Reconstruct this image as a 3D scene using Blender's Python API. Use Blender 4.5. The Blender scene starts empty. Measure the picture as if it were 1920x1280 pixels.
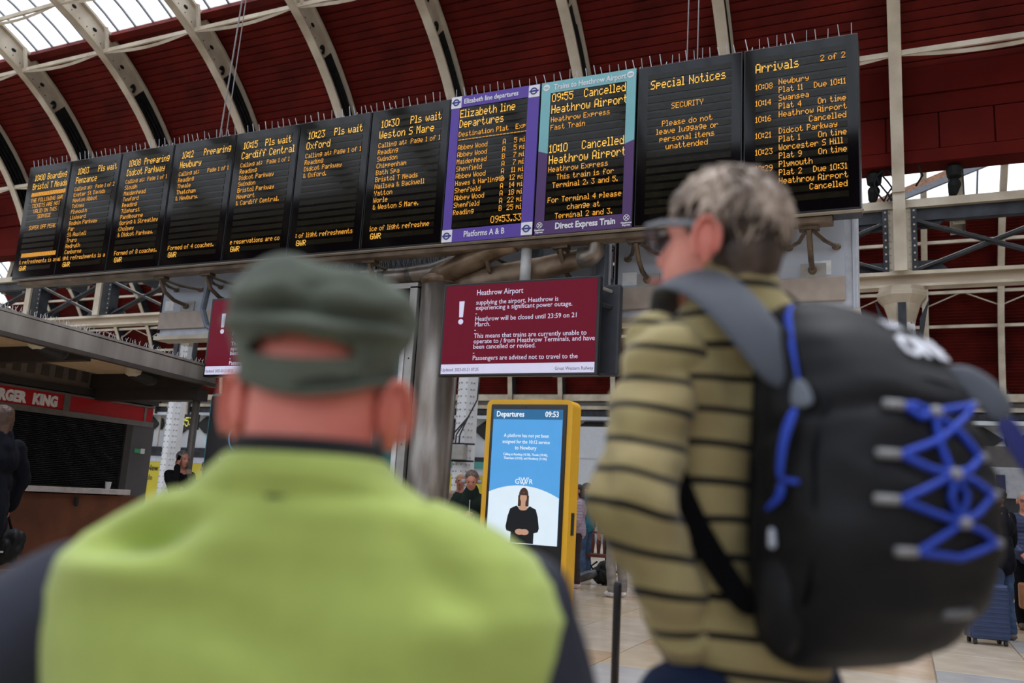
import bpy, bmesh, math, random
from mathutils import Vector, Matrix, Quaternion, noise
random.seed(7)
SC = bpy.context.scene
COL = SC.collection
pi = math.pi
R_ = math.radians

# ------------------------------------------------------------------ camera, world, exposure
F_PX = 1600.0
PITCH, ROLL, YAW = R_(10.72), R_(3.3), R_(24.94)
CAM_Z = 1.25
cd = bpy.data.cameras.new('camera')
cd.sensor_width = 36.0
cd.lens = 36.0 * F_PX / 1920.0
cd.clip_start = 0.05
cd.clip_end = 400
cd.dof.use_dof = True
cd.dof.focus_distance = 9.6
cd.dof.aperture_fstop = 1.9
cam = bpy.data.objects.new('camera', cd)
COL.objects.link(cam)
_F = Vector((-math.sin(YAW) * math.cos(PITCH), math.cos(YAW) * math.cos(PITCH), math.sin(PITCH)))
_R0 = Vector((math.cos(YAW), math.sin(YAW), 0))
_U0 = _R0.cross(_F)
_R = _R0 * math.cos(ROLL) + _U0 * math.sin(ROLL)
_U = -_R0 * math.sin(ROLL) + _U0 * math.cos(ROLL)
cam.matrix_world = Matrix(((_R.x, _U.x, -_F.x, 0), (_R.y, _U.y, -_F.y, 0), (_R.z, _U.z, -_F.z, CAM_Z), (0, 0, 0, 1)))
SC.camera = cam

SC.view_settings.view_transform = 'Standard'
SC.view_settings.look = 'None'
SC.view_settings.exposure = -0.18
SC.view_settings.gamma = 1.0
SC.view_settings.use_curve_mapping = False

w = bpy.data.worlds.new('overcast_sky')
SC.world = w
w.use_nodes = True
nt = w.node_tree
nt.nodes.clear()
o_ = nt.nodes.new('ShaderNodeOutputWorld')
b_ = nt.nodes.new('ShaderNodeBackground')
n_ = nt.nodes.new('ShaderNodeTexNoise')
r_ = nt.nodes.new('ShaderNodeValToRGB')
n_.inputs['Scale'].default_value = 2.2
n_.inputs['Detail'].default_value = 4
r_.color_ramp.elements[0].position = 0.3
r_.color_ramp.elements[0].color = (0.80, 0.86, 0.94, 1)
r_.color_ramp.elements[1].position = 0.75
r_.color_ramp.elements[1].color = (1.0, 1.0, 1.0, 1)
nt.links.new(n_.outputs['Fac'], r_.inputs['Fac'])
nt.links.new(r_.outputs['Color'], b_.inputs['Color'])
b_.inputs['Strength'].default_value = 1.95
nt.links.new(b_.outputs[0], o_.inputs['Surface'])
sd = bpy.data.lights.new('veiled_sun', 'SUN')
sd.energy = 4.0
sd.angle = R_(35)
sd.color = (1.0, 0.97, 0.93)
so = bpy.data.objects.new('veiled_sun', sd)
so.rotation_euler = (R_(-8), R_(4), 0)
COL.objects.link(so)

# ------------------------------------------------------------------ materials
MC = {}
def lin(c):
    return tuple(((x / 12.92) if x <= 0.04045 else ((x + 0.055) / 1.055) ** 2.4) for x in c)
def mat(name, rgb, rough=0.6, metal=0.0, var=0.12, scale=8.0, emit=0.0, bump=0.0, spec=0.5, coat=0.0, rgb2=None, lo=0.35, hi=0.65, stretch=None, sheen=0.0, alpha=1.0, trans=0.0):
    """rgb 0-255 sRGB; procedural noise varies it by var (or towards rgb2)."""
    if name in MC: return MC[name]
    m = bpy.data.materials.new(name)
    m.use_nodes = True
    t = m.node_tree
    p = t.nodes['Principled BSDF']
    c = lin([x / 255 for x in rgb])
    if rgb2: d = lin([x / 255 for x in rgb2])
    else: d = tuple(x * (1 - var) for x in c); c = tuple(min(1, x * (1 + var * 0.6)) for x in c)
    tc = t.nodes.new('ShaderNodeTexCoord')
    nz = t.nodes.new('ShaderNodeTexNoise')
    nz.inputs['Scale'].default_value = scale
    nz.inputs['Detail'].default_value = 5
    src = tc.outputs['Object']
    if stretch:
        mp = t.nodes.new('ShaderNodeMapping')
        mp.inputs['Scale'].default_value = stretch
        t.links.new(src, mp.inputs['Vector']); src = mp.outputs['Vector']
    t.links.new(src, nz.inputs['Vector'])
    rp = t.nodes.new('ShaderNodeValToRGB')
    rp.color_ramp.elements[0].position = lo; rp.color_ramp.elements[0].color = (*d, 1)
    rp.color_ramp.elements[1].position = hi; rp.color_ramp.elements[1].color = (*c, 1)
    t.links.new(nz.outputs['Fac'], rp.inputs['Fac'])
    t.links.new(rp.outputs['Color'], p.inputs['Base Color'])
    p.inputs['Roughness'].default_value = rough
    p.inputs['Metallic'].default_value = metal
    p.inputs['Specular IOR Level'].default_value = spec
    p.inputs['Coat Weight'].default_value = coat
    p.inputs['Coat Roughness'].default_value = 0.06
    p.inputs['Sheen Weight'].default_value = sheen
    p.inputs['Transmission Weight'].default_value = trans
    p.inputs['Alpha'].default_value = alpha
    if emit:
        t.links.new(rp.outputs['Color'], p.inputs['Emission Color'])
        p.inputs['Emission Strength'].default_value = emit
    if bump:
        bp = t.nodes.new('ShaderNodeBump'); bp.inputs['Strength'].default_value = bump; bp.inputs['Distance'].default_value = 0.02
        t.links.new(nz.outputs['Fac'], bp.inputs['Height']); t.links.new(bp.outputs['Normal'], p.inputs['Normal'])
    MC[name] = m
    return m
def glow(name, rgb, s=1.0):
    if name in MC: return MC[name]
    m = mat(name, rgb, rough=0.5, var=0.02, emit=s, spec=0.2)
    m.node_tree.nodes['Principled BSDF'].inputs['Base Color'].default_value = (0, 0, 0, 1)
    for l in list(m.node_tree.links):
        if l.to_socket.name == 'Base Color': m.node_tree.links.remove(l)
    return m

CREAM = mat('cream_paint', (205, 195, 176), 0.55, var=0.18, scale=1.3, rgb2=(158, 143, 122), lo=0.25, hi=0.6)
IRON = mat('dark_grey_iron', (58, 62, 70), 0.55, var=0.3, scale=3, rgb2=(36, 39, 44), spec=.3)
BLACKIRON = mat('blackish_iron', (26, 28, 28), 0.7, var=0.4, spec=.2)
WHITEP = mat('white_column_paint', (226, 228, 232), 0.45, var=0.08, scale=2)
MAROON = mat('maroon_cladding', (110, 32, 25), 0.75, scale=1.2, rgb2=(78, 21, 17), lo=.3, hi=.7, spec=.15)
MAROON2 = mat('maroon_fascia', (86, 20, 15), 0.85, scale=0.8, rgb2=(72, 16, 12), spec=.1)
BARM = mat('glazing_bar_grey', (120, 124, 132), 0.5)
RUST = mat('rusty_orange_beam', (176, 130, 100), 0.7, rgb2=(140, 100, 78))

def glaz(name, tint, mix):
    m = bpy.data.materials.new(name); m.use_nodes = True
    t = m.node_tree; t.nodes.clear()
    o = t.nodes.new('ShaderNodeOutputMaterial'); mx = t.nodes.new('ShaderNodeMixShader')
    tr = t.nodes.new('ShaderNodeBsdfTransparent'); tl = t.nodes.new('ShaderNodeBsdfTranslucent')
    nz = t.nodes.new('ShaderNodeTexNoise'); nz.inputs['Scale'].default_value = 0.7
    rp = t.nodes.new('ShaderNodeValToRGB')
    rp.color_ramp.elements[0].color = (tint[0] * .88, tint[1] * .9, tint[2] * .93, 1); rp.color_ramp.elements[1].color = (*tint, 1)
    rp.color_ramp.elements[0].position = .3; rp.color_ramp.elements[1].position = .7
    t.links.new(nz.outputs['Fac'], rp.inputs['Fac']); t.links.new(rp.outputs['Color'], tr.inputs['Color']); t.links.new(rp.outputs['Color'], tl.inputs['Color'])
    mx.inputs['Fac'].default_value = mix
    t.links.new(tr.outputs[0], mx.inputs[1]); t.links.new(tl.outputs[0], mx.inputs[2]); t.links.new(mx.outputs[0], o.inputs['Surface'])
    return m
GLASS = glaz('frosted_roof_glazing', (0.97, 0.98, 1.0), 0.25)

# ------------------------------------------------------------------ mesh builder
class MB:
    def __init__(s): s.v = []; s.f = []
    def quad(s, a, b, c, d):
        n = len(s.v); s.v += [tuple(a), tuple(b), tuple(c), tuple(d)]; s.f.append((n, n + 1, n + 2, n + 3)); return s
    def poly(s, pts):
        n = len(s.v); s.v += [tuple(p) for p in pts]; s.f.append(tuple(range(n, n + len(pts)))); return s
    def box(s, x0, x1, y0, y1, z0, z1):
        n = len(s.v)
        s.v += [(x0, y0, z0), (x1, y0, z0), (x1, y1, z0), (x0, y1, z0), (x0, y0, z1), (x1, y0, z1), (x1, y1, z1), (x0, y1, z1)]
        for f in ((0, 3, 2, 1), (4, 5, 6, 7), (0, 1, 5, 4), (1, 2, 6, 5), (2, 3, 7, 6), (3, 0, 4, 7)): s.f.append(tuple(n + i for i in f))
        return s
    def cbox(s, x0, x1, y0, y1, z0, z1, c=0.01):
        """box with chamfered edges"""
        bm = bmesh.new(); bmesh.ops.create_cube(bm, size=1)
        for v in bm.verts: v.co = Vector(((x0 + x1) / 2 + v.co.x * (x1 - x0), (y0 + y1) / 2 + v.co.y * (y1 - y0), (z0 + z1) / 2 + v.co.z * (z1 - z0)))
        bmesh.ops.bevel(bm, geom=list(bm.edges), offset=c, segments=2, affect='EDGES', profile=.5)
        s.bm(bm); return s
    def bm(s, b, M=None):
        n = len(s.v); b.verts.index_update()
        for v in b.verts: s.v.append(tuple(M @ v.co) if M else tuple(v.co))
        for f in b.faces: s.f.append(tuple(n + v.index for v in f.verts))
        b.free(); return s
    def beam(s, p, q, w, h, up=(0, 0, 1)):
        """rectangular bar from p to q, w sideways, h along up"""
        p = Vector(p); q = Vector(q); d = (q - p).normalized(); u = Vector(up)
        sx = d.cross(u)
        if sx.length < 1e-4: sx = d.cross(Vector((1, 0, 0)))
        sx.normalize(); uu = sx.cross(d).normalized()
        n = len(s.v)
        for c in (p, q):
            for a, b in ((-1, -1), (1, -1), (1, 1), (-1, 1)): s.v.append(tuple(c + sx * a * w / 2 + uu * b * h / 2))
        for f in ((3, 2, 1, 0), (4, 5, 6, 7), (0, 1, 5, 4), (1, 2, 6, 5), (2, 3, 7, 6), (3, 0, 4, 7)): s.f.append(tuple(n + i for i in f))
        return s
    def tube(s, pts, r, seg=8, flat=1.0, up=None, caps=True):
        """round tube through pts; r number or list; flat squeezes along the second axis"""
        pts = [Vector(p) for p in pts]; N = len(pts)
        rs = r if isinstance(r, (list, tuple)) else [r] * N
        n0 = len(s.v); prev = None
        for i, p in enumerate(pts):
            d = (pts[min(i + 1, N - 1)] - pts[max(i - 1, 0)]).normalized()
            if prev is None:
                ref = Vector(up) if up else (Vector((0, 0, 1)) if abs(d.z) < .9 else Vector((1, 0, 0)))
                a = d.cross(ref).normalized()
            else:
                a = (prev - d * prev.dot(d)).normalized()
            prev = a; b = d.cross(a)
            for k in range(seg):
                t = 2 * pi * k / seg
                s.v.append(tuple(p + a * math.cos(t) * rs[i] + b * math.sin(t) * rs[i] * flat))
        for i in range(N - 1):
            for k in range(seg):
                k2 = (k + 1) % seg
                s.f.append((n0 + i * seg + k, n0 + i * seg + k2, n0 + (i + 1) * seg + k2, n0 + (i + 1) * seg + k))
        if caps:
            s.f.append(tuple(n0 + k for k in reversed(range(seg)))); s.f.append(tuple(n0 + (N - 1) * seg + k for k in range(seg)))
        return s
    def lathe(s, prof, c=(0, 0, 0), seg=24, ph=0.0, caps=True):
        """prof [(r,z)] about vertical axis at c"""
        n0 = len(s.v); N = len(prof)
        for r, z in prof:
            for k in range(seg):
                t = 2 * pi * k / seg + ph
                s.v.append((c[0] + r * math.cos(t), c[1] + r * math.sin(t), c[2] + z))
        for i in range(N - 1):
            for k in range(seg):
                k2 = (k + 1) % seg
                s.f.append((n0 + i * seg + k, n0 + i * seg + k2, n0 + (i + 1) * seg + k2, n0 + (i + 1) * seg + k))
        if caps:
            s.f.append(tuple(n0 + k for k in reversed(range(seg)))); s.f.append(tuple(n0 + (N - 1) * seg + k for k in range(seg)))
        return s
    def ell(s, c, r, M=None, u=16, v=10):
        bm = bmesh.new(); bmesh.ops.create_uvsphere(bm, u_segments=u, v_segments=v, radius=1)
        Mx = Matrix.Translation(Vector(c)) @ (M if M else Matrix()) @ Matrix.Diagonal((r[0], r[1], r[2], 1))
        s.bm(bm, Mx); return s
    def cap(s, p, q, r0, r1, seg=14, flat=1.0, up=None):
        """capsule with round ends"""
        p = Vector(p); q = Vector(q); d = (q - p); L = d.length; d = d / max(L, 1e-6)
        pts = []; rr = []
        for a in (80, 60, 40, 20): pts.append(p - d * r0 * math.sin(R_(a))); rr.append(r0 * math.cos(R_(a)))
        pts += [p, q]; rr += [r0, r1]
        for a in (20, 40, 60, 80): pts.append(q + d * r1 * math.sin(R_(a))); rr.append(r1 * math.cos(R_(a)))
        return s.tube(pts, rr, seg, flat, up)
    def extr(s, pts, dirv):
        """prism: polygon pts swept by dirv"""
        n = len(s.v); m = len(pts); dv = Vector(dirv)
        s.v += [tuple(p) for p in pts] + [tuple(Vector(p) + dv) for p in pts]
        s.f.append(tuple(n + i for i in reversed(range(m)))); s.f.append(tuple(n + m + i for i in range(m)))
        for i in range(m):
            j = (i + 1) % m; s.f.append((n + i, n + j, n + m + j, n + m + i))
        return s
    def xf(s, M):
        s.v = [tuple(M @ Vector(v)) for v in s.v]; return s
    def build(s, name, m, parent=None, smooth=False, world=True):
        off = Vector((0, 0, 0))
        if parent is not None and world:
            q = parent
            while q is not None: off += q.location; q = q.parent
        me = bpy.data.meshes.new(name)
        me.from_pydata([(v[0] - off.x, v[1] - off.y, v[2] - off.z) for v in s.v], [], s.f)
        me.materials.append(m)
        if smooth:
            me.polygons.foreach_set('use_smooth', [True] * len(me.polygons))
        me.update()
        o = bpy.data.objects.new(name, me); COL.objects.link(o)
        if parent is not None: o.parent = parent
        return o
def tag(o, label=None, cat=None, group=None, kind=None):
    if label: o['label'] = label
    if cat: o['category'] = cat
    if group: o['group'] = group
    if kind: o['kind'] = kind
    return o
def root(name, loc, label, cat, group=None, rz=0.0, kind=None):
    o = bpy.data.objects.new(name, None); o.empty_display_size = .1
    COL.objects.link(o); o.location = loc; o.rotation_euler = (0, 0, rz)
    return tag(o, label, cat, group, kind)
def copy_tree(o, parent=None):
    c = o.copy(); COL.objects.link(c)
    if parent is not None: c.parent = parent
    for ch in o.children: copy_tree(ch, c)
    return c
def solid(o, th):
    md = o.modifiers.new('solid', 'SOLIDIFY'); md.thickness = th; md.offset = 0; return o

def words(body, size, loc, rot, m, parent=None, name='lettering', align='LEFT', ext=0.002, bold=0.0, sx=1.0, space=1.0, line=1.0, shear=0.0, world=True):
    cu = bpy.data.curves.new('txt', 'FONT'); cu.body = body; cu.size = size; cu.align_x = align; cu.extrude = ext
    cu.offset = bold; cu.space_character = space; cu.space_line = line; cu.shear = shear; cu.resolution_u = 2
    t = bpy.data.objects.new('txt', cu); COL.objects.link(t)
    bpy.context.view_layer.update()
    me = bpy.data.meshes.new_from_object(t.evaluated_get(bpy.context.evaluated_depsgraph_get()))
    bpy.data.objects.remove(t); bpy.data.curves.remove(cu)
    mb = MB(); mb.v = [tuple(v.co) for v in me.vertices]; mb.f = [tuple(p.vertices) for p in me.polygons]
    bpy.data.meshes.remove(me)
    M = Matrix.Translation(Vector(loc)) @ rot.to_4x4() @ Matrix.Diagonal((sx, 1, 1, 1))
    mb.xf(M)
    return mb.build(name, m, parent, world=world)
ROT_S = Matrix.Rotation(R_(90), 3, 'X')                      # faces -Y
ROT_E = Matrix.Rotation(R_(90), 3, 'Z') @ ROT_S              # faces +X

# 5x7 dot matrix characters, columns, low bit at the top
FONT = {' ': '0000000000', ',': '0050300000', '-': '0808080808', '.': '0060600000', '/': '2010080402', ':': '0036360000', '&': '3649562050', '|': '7F7F007F7F',
'0': '3E4141413E', '1': '00427F4000', '2': '4261514946', '3': '2141454B31', '4': '1814127F10', '5': '2745454539', '6': '3C4A494930', '7': '0171090503', '8': '3649494936', '9': '064949291E',
'A': '7E1111117E', 'B': '7F49494936', 'C': '3E41414122', 'D': '7F4141221C', 'E': '7F49494941', 'F': '7F09090901', 'G': '3E4149497A', 'H': '7F0808087F', 'I': '00417F4100', 'J': '2040413F01', 'K': '7F08142241', 'L': '7F40404040', 'M': '7F020C027F', 'N': '7F0408107F', 'O': '3E4141413E', 'P': '7F09090906', 'Q': '3E4151215E', 'R': '7F09192946', 'S': '4649494931', 'T': '01017F0101', 'U': '3F4040403F', 'V': '1F2040201F', 'W': '3F4038403F', 'X': '6314081463', 'Y': '0708700807', 'Z': '6151494543',
'a': '2054545478', 'b': '7F48444438', 'c': '3844444420', 'd': '384444487F', 'e': '3854545418', 'f': '087E090102', 'g': '0C5252523E', 'h': '7F08040478', 'i': '00447D4000', 'j': '2040443D00', 'k': '7F10284400', 'l': '00417F4000', 'm': '7C04180478', 'n': '7C08040478', 'o': '3844444438', 'p': '7C14141408', 'q': '081414187C', 'r': '7C08040408', 's': '4854545420', 't': '043F444020', 'u': '3C4040207C', 'v': '1C2040201C', 'w': '3C4030403C', 'x': '4428102844', 'y': '0C5050503C', 'z': '4464544C44'}
def dots(txt, x, zc, dx, dz, y, m, parent, align='L', name='lettering', mono=False):
    """a line of dot matrix characters on a plane facing -Y, vertical centre zc; adjacent lit dots of a column merge"""
    G = []
    for ch in txt:
        h = FONT.get(ch, '0000000000'); cs = [int(h[c * 2:c * 2 + 2], 16) for c in range(5)]
        if ch == ' ': cs = [0, 0, 0]
        elif mono: pass
        else:
            while cs and not cs[0]: cs.pop(0)
            while cs and not cs[-1]: cs.pop()
        G.append(cs)
    W = (sum(len(c) + 1 for c in G) - 1) * dx
    if align == 'R': x -= W
    if align == 'C': x -= W / 2
    mb = MB(); g = 0.42
    pos = 0
    for cs in G:
        for c, b in enumerate(cs):
            r = 0
            while r < 7:
                if b >> r & 1:
                    r0 = r
                    while r < 7 and b >> r & 1: r += 1
                    cx = x + (pos + c + .5) * dx
                    mb.quad((cx - dx * g, y, zc + (3.5 - r + .06) * dz), (cx + dx * g, y, zc + (3.5 - r + .06) * dz), (cx + dx * g, y, zc + (3.5 - r0 - .06) * dz), (cx - dx * g, y, zc + (3.5 - r0 - .06) * dz))
                else: r += 1
        pos += len(cs) + 1
    return mb.build(name, m, parent) if mb.f else None
# ------------------------------------------------------------------ floor
TILES = [mat('stone_%s' % n, c, 0.17, var=0.12, scale=3.0, rgb2=c2, lo=.3, hi=.7, spec=.5, bump=0.02) for n, c, c2 in
         (('cream', (208, 194, 174), (188, 172, 152)), ('buff', (200, 174, 142), (180, 152, 122)), ('grey', (182, 180, 178), (166, 164, 164)), ('warm', (204, 186, 160), (186, 168, 142)))]
GROUT = mat('floor_slab_stone', (150, 138, 122), 0.5, scale=.6, rgb2=(126, 116, 104))
floor = root('floor', (0, 0, 0), 'polished stone concourse floor of large cream, buff and grey slabs', 'floor', kind='structure')
MB().box(-60, 30, -16, 60, -.4, -.012).build('floor_slab', GROUT, floor)
rt = random.Random(3)
tw, tl = .85, 1.25
base_meshes = {}
for ix in range(-15, 7):
    x0 = -2.35 + ix * tw
    off = (ix % 2) * .6
    for iy in range(-1, 12):
        y0 = 4.6 + iy * tl + off
        if not (-16 < x0 < 4.2): continue
        # slabs seen between the people: a strip in the middle, the right corner and the left corner
        if not ((-6.6 < x0 < 1.8) or (x0 < -8 and y0 < 10)): continue
        k = rt.choices(range(4), (5, 3, 2, 3))[0]
        if k not in base_meshes:
            o = MB().cbox(.006, tw - .006, .006, tl - .006, -.03, 0, .004).build('stone_tile', TILES[k], floor, world=False)
            base_meshes[k] = o.data
        else:
            o = bpy.data.objects.new('stone_tile', base_meshes[k]); COL.objects.link(o); o.parent = floor
        o.location = (x0, y0, 0)

# ------------------------------------------------------------------ station roof: near vault, arch centre (Y 10.2, Z 5.8)
YC, ZC = 10.2, 5.8
X0, SP = 0.04, 3.057
def arc(a, R):
    """a in degrees, 0 = outer springing, 90 = crown; past the crown the arch is wider"""
    t = R_(a)
    if a <= 90: return (YC + R * math.cos(t), ZC + R * math.sin(t))
    return (YC + (R + 10) * math.cos(t), ZC + R * math.sin(t))
ANG = [14 + i * 4 for i in range(20)] + [94 + i * 5 for i in range(15)]
def strip(mb, X, w, r0, r1, angs, AC=arc):
    """solid curved bar of width w, between radii r0..r1"""
    n0 = len(mb.v)
    for a in angs:
        for (xx, rr) in ((X - w / 2, r0), (X + w / 2, r0), (X + w / 2, r1), (X - w / 2, r1)):
            y, z = AC(a, rr); mb.v.append((xx, y, z))
    for i in range(len(angs) - 1):
        for k in range(4):
            k2 = (k + 1) % 4; mb.f.append((n0 + i * 4 + k, n0 + i * 4 + k2, n0 + (i + 1) * 4 + k2, n0 + (i + 1) * 4 + k))
    mb.f.append((n0 + 3, n0 + 2, n0 + 1, n0)); e = n0 + (len(angs) - 1) * 4; mb.f.append((e, e + 1, e + 2, e + 3))
    return mb
POS = {0: 'straight above the truss column at the right of the board', 1: 'first to the left of the column rib', 2: 'behind the teal topped board', 3: 'rising behind the purple board', 4: 'fourth left of the column rib',
       5: 'curving down behind the fourth board', 6: 'curving down behind the second board', 7: 'curving down to the left end of the board', 8: 'at the left edge of the picture', -1: 'beyond the right edge', -2: 'second beyond the right edge', -3: 'third beyond the right edge', 9: 'beyond the left edge'}
def make_rib():
    r = root('roof_rib', (X0, 17.2, 5.9), '', 'roof rib', 'cream arched ribs of the near roof')
    f = strip(MB(), X0, .22, 6.95, 7.0, ANG); f.box(X0 - .11, X0 + .11, 17.0, 17.06, 5.95, 7.55)
    f.build('inner_flange', CREAM, r)
    strip(MB(), X0, .22, 7.5, 7.56, ANG).build('outer_flange', CREAM, r)
    strip(MB(), X0, .04, 6.99, 7.52, [a for a in ANG if a >= 50]).build('web', CREAM, r)
    d = MB(); lowa = [14, 18, 22, 26, 30, 34, 38, 42, 46, 50]
    strip(d, X0, .02, 7.02, 7.5, lowa)
    d.build('lower_web', BLACKIRON, r)
    d = MB()
    for rr, a1 in ((7.10, 51), (7.22, 50), (7.33, 48)):
        pts = [(X0 + .05, *arc(a, rr + (.05 * math.sin(R_((a - 14) * 5.5))))) for a in range(14, int(a1), 3)]
        d.tube(pts, .035, 6)
    y, z = arc(51.5, 7.18); d.tube([(X0 + .04, y + .05 * math.cos(t), z + .09 * math.sin(t)) for t in [i * pi / 6 for i in range(-3, 7)]], .035, 6)
    d.build('iron_scroll', BLACKIRON, r)
    # punched holes and rivets along the web
    h = MB()
    for a in range(50, 84, 2):
        for s_ in (-1, 1):
            y, z = arc(a, 7.14); h.ell((X0 + s_ * .022, y, z), (.008, .018, .018), u=6, v=4)
    o = h.build('rivet', IRON, r); tag(o, kind='stuff')
    h = MB()
    for a in (56, 64.5, 70):
        y, z = arc(a, 7.27); h.ell((X0 + .022, y, z), (.006, .07, .05), u=8, v=6)
    h.build('web_hole', BLACKIRON, r)
    return r
rib = make_rib()
for k in [0, 1, 2, 3, 4, 5, 6, 7, 8, -1, -2, 9]:
    q = rib if k == 0 else copy_tree(rib)
    q.location.x = X0 - SP * k
    tag(q, 'cream riveted arched roof rib ' + POS[k])

ceiling = root('ceiling', (0, 0, 5.8), 'dark maroon boarded underside of the vaulted station roof', 'ceiling', kind='structure')
def planks(AC, Rc, a0, a1, n, X, w):
    mb = MB(); out = []
    for i in range(n):
        s0 = a0 + (a1 - a0) * i / n; s1 = a0 + (a1 - a0) * (i + 1) / n - (a1 - a0) * .004
        y0, z0 = AC(s0, Rc); y1, z1 = AC(s1, Rc - .035); ya, za = AC(s0, Rc + .06); yb, zb = AC(s1, Rc + .06)
        out.append([(X, y0, z0), (X, y1, z1), (X, yb, zb), (X, ya, za)])
    return out
prof = planks(arc, 7.62, 31.5, 60.6, 21, 0, 0)
pm = []
for k in range(-2, 10):
    xl = X0 - SP * k + .115; W = SP - .23
    for i, p in enumerate(prof):
        if k == -2:
            o = MB().extr([(v[0], v[1], v[2]) for v in p], (W, 0, 0)).build('roof_plank', MAROON, ceiling); pm.append(o.data)
        else:
            o = bpy.data.objects.new('roof_plank', pm[i]); COL.objects.link(o); o.parent = ceiling
        o.location = (xl, 0, 0)
mb = MB()
strip(mb, X0 - 4 * SP, SP * 14, 7.69, 7.75, [23, 26, 30, 35, 40, 45, 50, 55, 61])
mb.build('roof_deck', MAROON, ceiling)
# opposite low side of the vault, behind the camera
strip(MB(), X0 - 4 * SP, SP * 14, 7.69, 7.75, [141, 149, 156, 163]).build('roof_deck', MAROON, ceiling)
# dark kerb under the glazing
strip(MB(), X0 - 4 * SP, SP * 14, 7.45, 7.7, [60.7, 62.0]).build('glazing_kerb', MAROON, ceiling)
# glazing: bars and panes
PANES = []
GB = [62.0] + [66 + 6 * i for i in range(12)] + [140.5]
gl = root('window_1', (0, 0, 12), 'white frosted glazing along the crown of the near roof vault', 'roof glazing', kind='structure')
b0 = p0 = None
for k in range(-2, 10):
    for j in range(5):
        xb = X0 - SP * k + SP * (j + .5) / 5
        if j < 6:
            if b0 is None:
                b0 = strip(MB(), 0, .04, 7.60, 7.66, GB).build('glazing_bar', BARM, gl)
                p0 = strip(MB(), 0, SP / 5 - .05, 7.625, 7.635, GB).build('glass_pane', GLASS, gl)
                b0.location.x = xb; p0.location.x = xb + SP / 10
            else:
                for src in (b0, p0):
                    o = bpy.data.objects.new(src.name.split('.')[0], src.data); COL.objects.link(o); o.parent = gl
                    o.location = (xb + (SP / 10 if src is p0 else 0), src.location.y, src.location.z)
# purlins: a straight flat bar and a bowed one crossing at every rib
def purlin(name, ang, lab):
    r = root(name, (X0, *arc(ang, 7.0)), lab, 'purlin')
    y, z = arc(ang, 7.0); m1 = MB(); m2 = MB()
    m1.beam((X0 + 2 * SP, y, z), (X0 - 9 * SP, y, z), .05, .10)
    for k in range(-2, 9):
        pts = []
        for t in range(9):
            u = t / 8; bow = .11 * math.sin(pi * u)
            pts.append((X0 - SP * (k + u), y + bow * .5, z - bow))
        m2.tube(pts, .035, 4, flat=1.3)
    m1.build('straight_bar', CREAM, r); m2.build('bowed_bar', CREAM, r)
    if ang > 40:
        for k in range(3, 10):
            yy, zz = arc(ang + 3, 7.45); MB().beam((X0 - SP * k + .22, y, z), (X0 - SP * k + .22, yy, zz), .07, .07).build('strut', CREAM, r)
purlin('roof_purlin', 60.8, 'cream bowed purlin along the lower edge of the skylight')
purlin('roof_purlin', 72.6, 'cream bowed purlin crossing the skylight higher up')
purlin('roof_purlin', 34.8, 'cream bowed purlin just above the red fascia right of the board')

# maroon fascia above the lattice truss
fas = root('wall_fascia', (0, 16.9, 8.9), 'dark red stepped fascia boards above the lattice truss', 'fascia', kind='structure')
PR = [(16.66, 9.79), (16.85, 9.34), (17.0, 9.03), (17.05, 8.3), (17.03, 8.03), (17.5, 8.03)]
for nm, (a, b) in (('upper_board', (PR[0], PR[1])), ('middle_board', (PR[1], PR[2])), ('lower_board', (PR[3], PR[4]))):
    off = -.05 if nm != 'middle_board' else 0
    MB().extr([(6.2, a[0] + off, a[1]), (6.2, b[0] + off, b[1] + .01), (6.2, b[0] + off + .08, b[1] + .01), (6.2, a[0] + off + .08, a[1])], (-33.8, 0, 0)).build(nm, MAROON2, fas)
MB().extr([(6.2, 17.0, 8.03), (6.2, 17.5, 8.03), (6.2, 17.5, 8.09), (6.2, 17.0, 8.09)], (-33.8, 0, 0)).build('soffit_board', MAROON2, fas)
MB().box(-27.6, 6.2, 17.08, 17.5, 8.06, 13.0).build('backing_wall', MAROON2, fas)
pw = .925
for i in range(-27, 7):
    x = -.16 + i * pw + .018
    o = MB().box(x, x + pw - .03, 17.0, 17.06, 8.31, 9.02).build('fascia_panel', MAROON2, fas)

# ------------------------------------------------------------------ lattice truss between the columns
def rail(name, z0, z1, y0, y1, m, lab, cat):
    o = MB().box(-27.5, 6.2, y0, y1, z0, z1).build(name, m); tag(o, lab, cat); return o
tr = root('lattice_truss', (0, 17.4, 6.4), 'long riveted lattice truss with dark crossed braces behind the board', 'truss')
MB().box(-27.5, 6.2, 17.2, 17.55, 7.24, 7.4).build('top_chord', CREAM, tr)
MB().box(-27.5, 6.2, 17.32, 17.5, 7.0, 7.24).build('top_angle', IRON, tr)
MB().box(-27.5, 6.2, 17.28, 17.34, 5.72, 5.9).build('bottom_chord', mat('tan_paint', (184, 168, 146), .55, var=.15, scale=1.0), tr)
MB().box(-27.5, 6.2, 17.15, 17.5, 5.9, 5.97).build('bottom_flange', CREAM, tr)
MB().box(-27.5, 6.2, 17.2, 17.5, 5.68, 5.73).build('bottom_lip', CREAM, tr)
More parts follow.
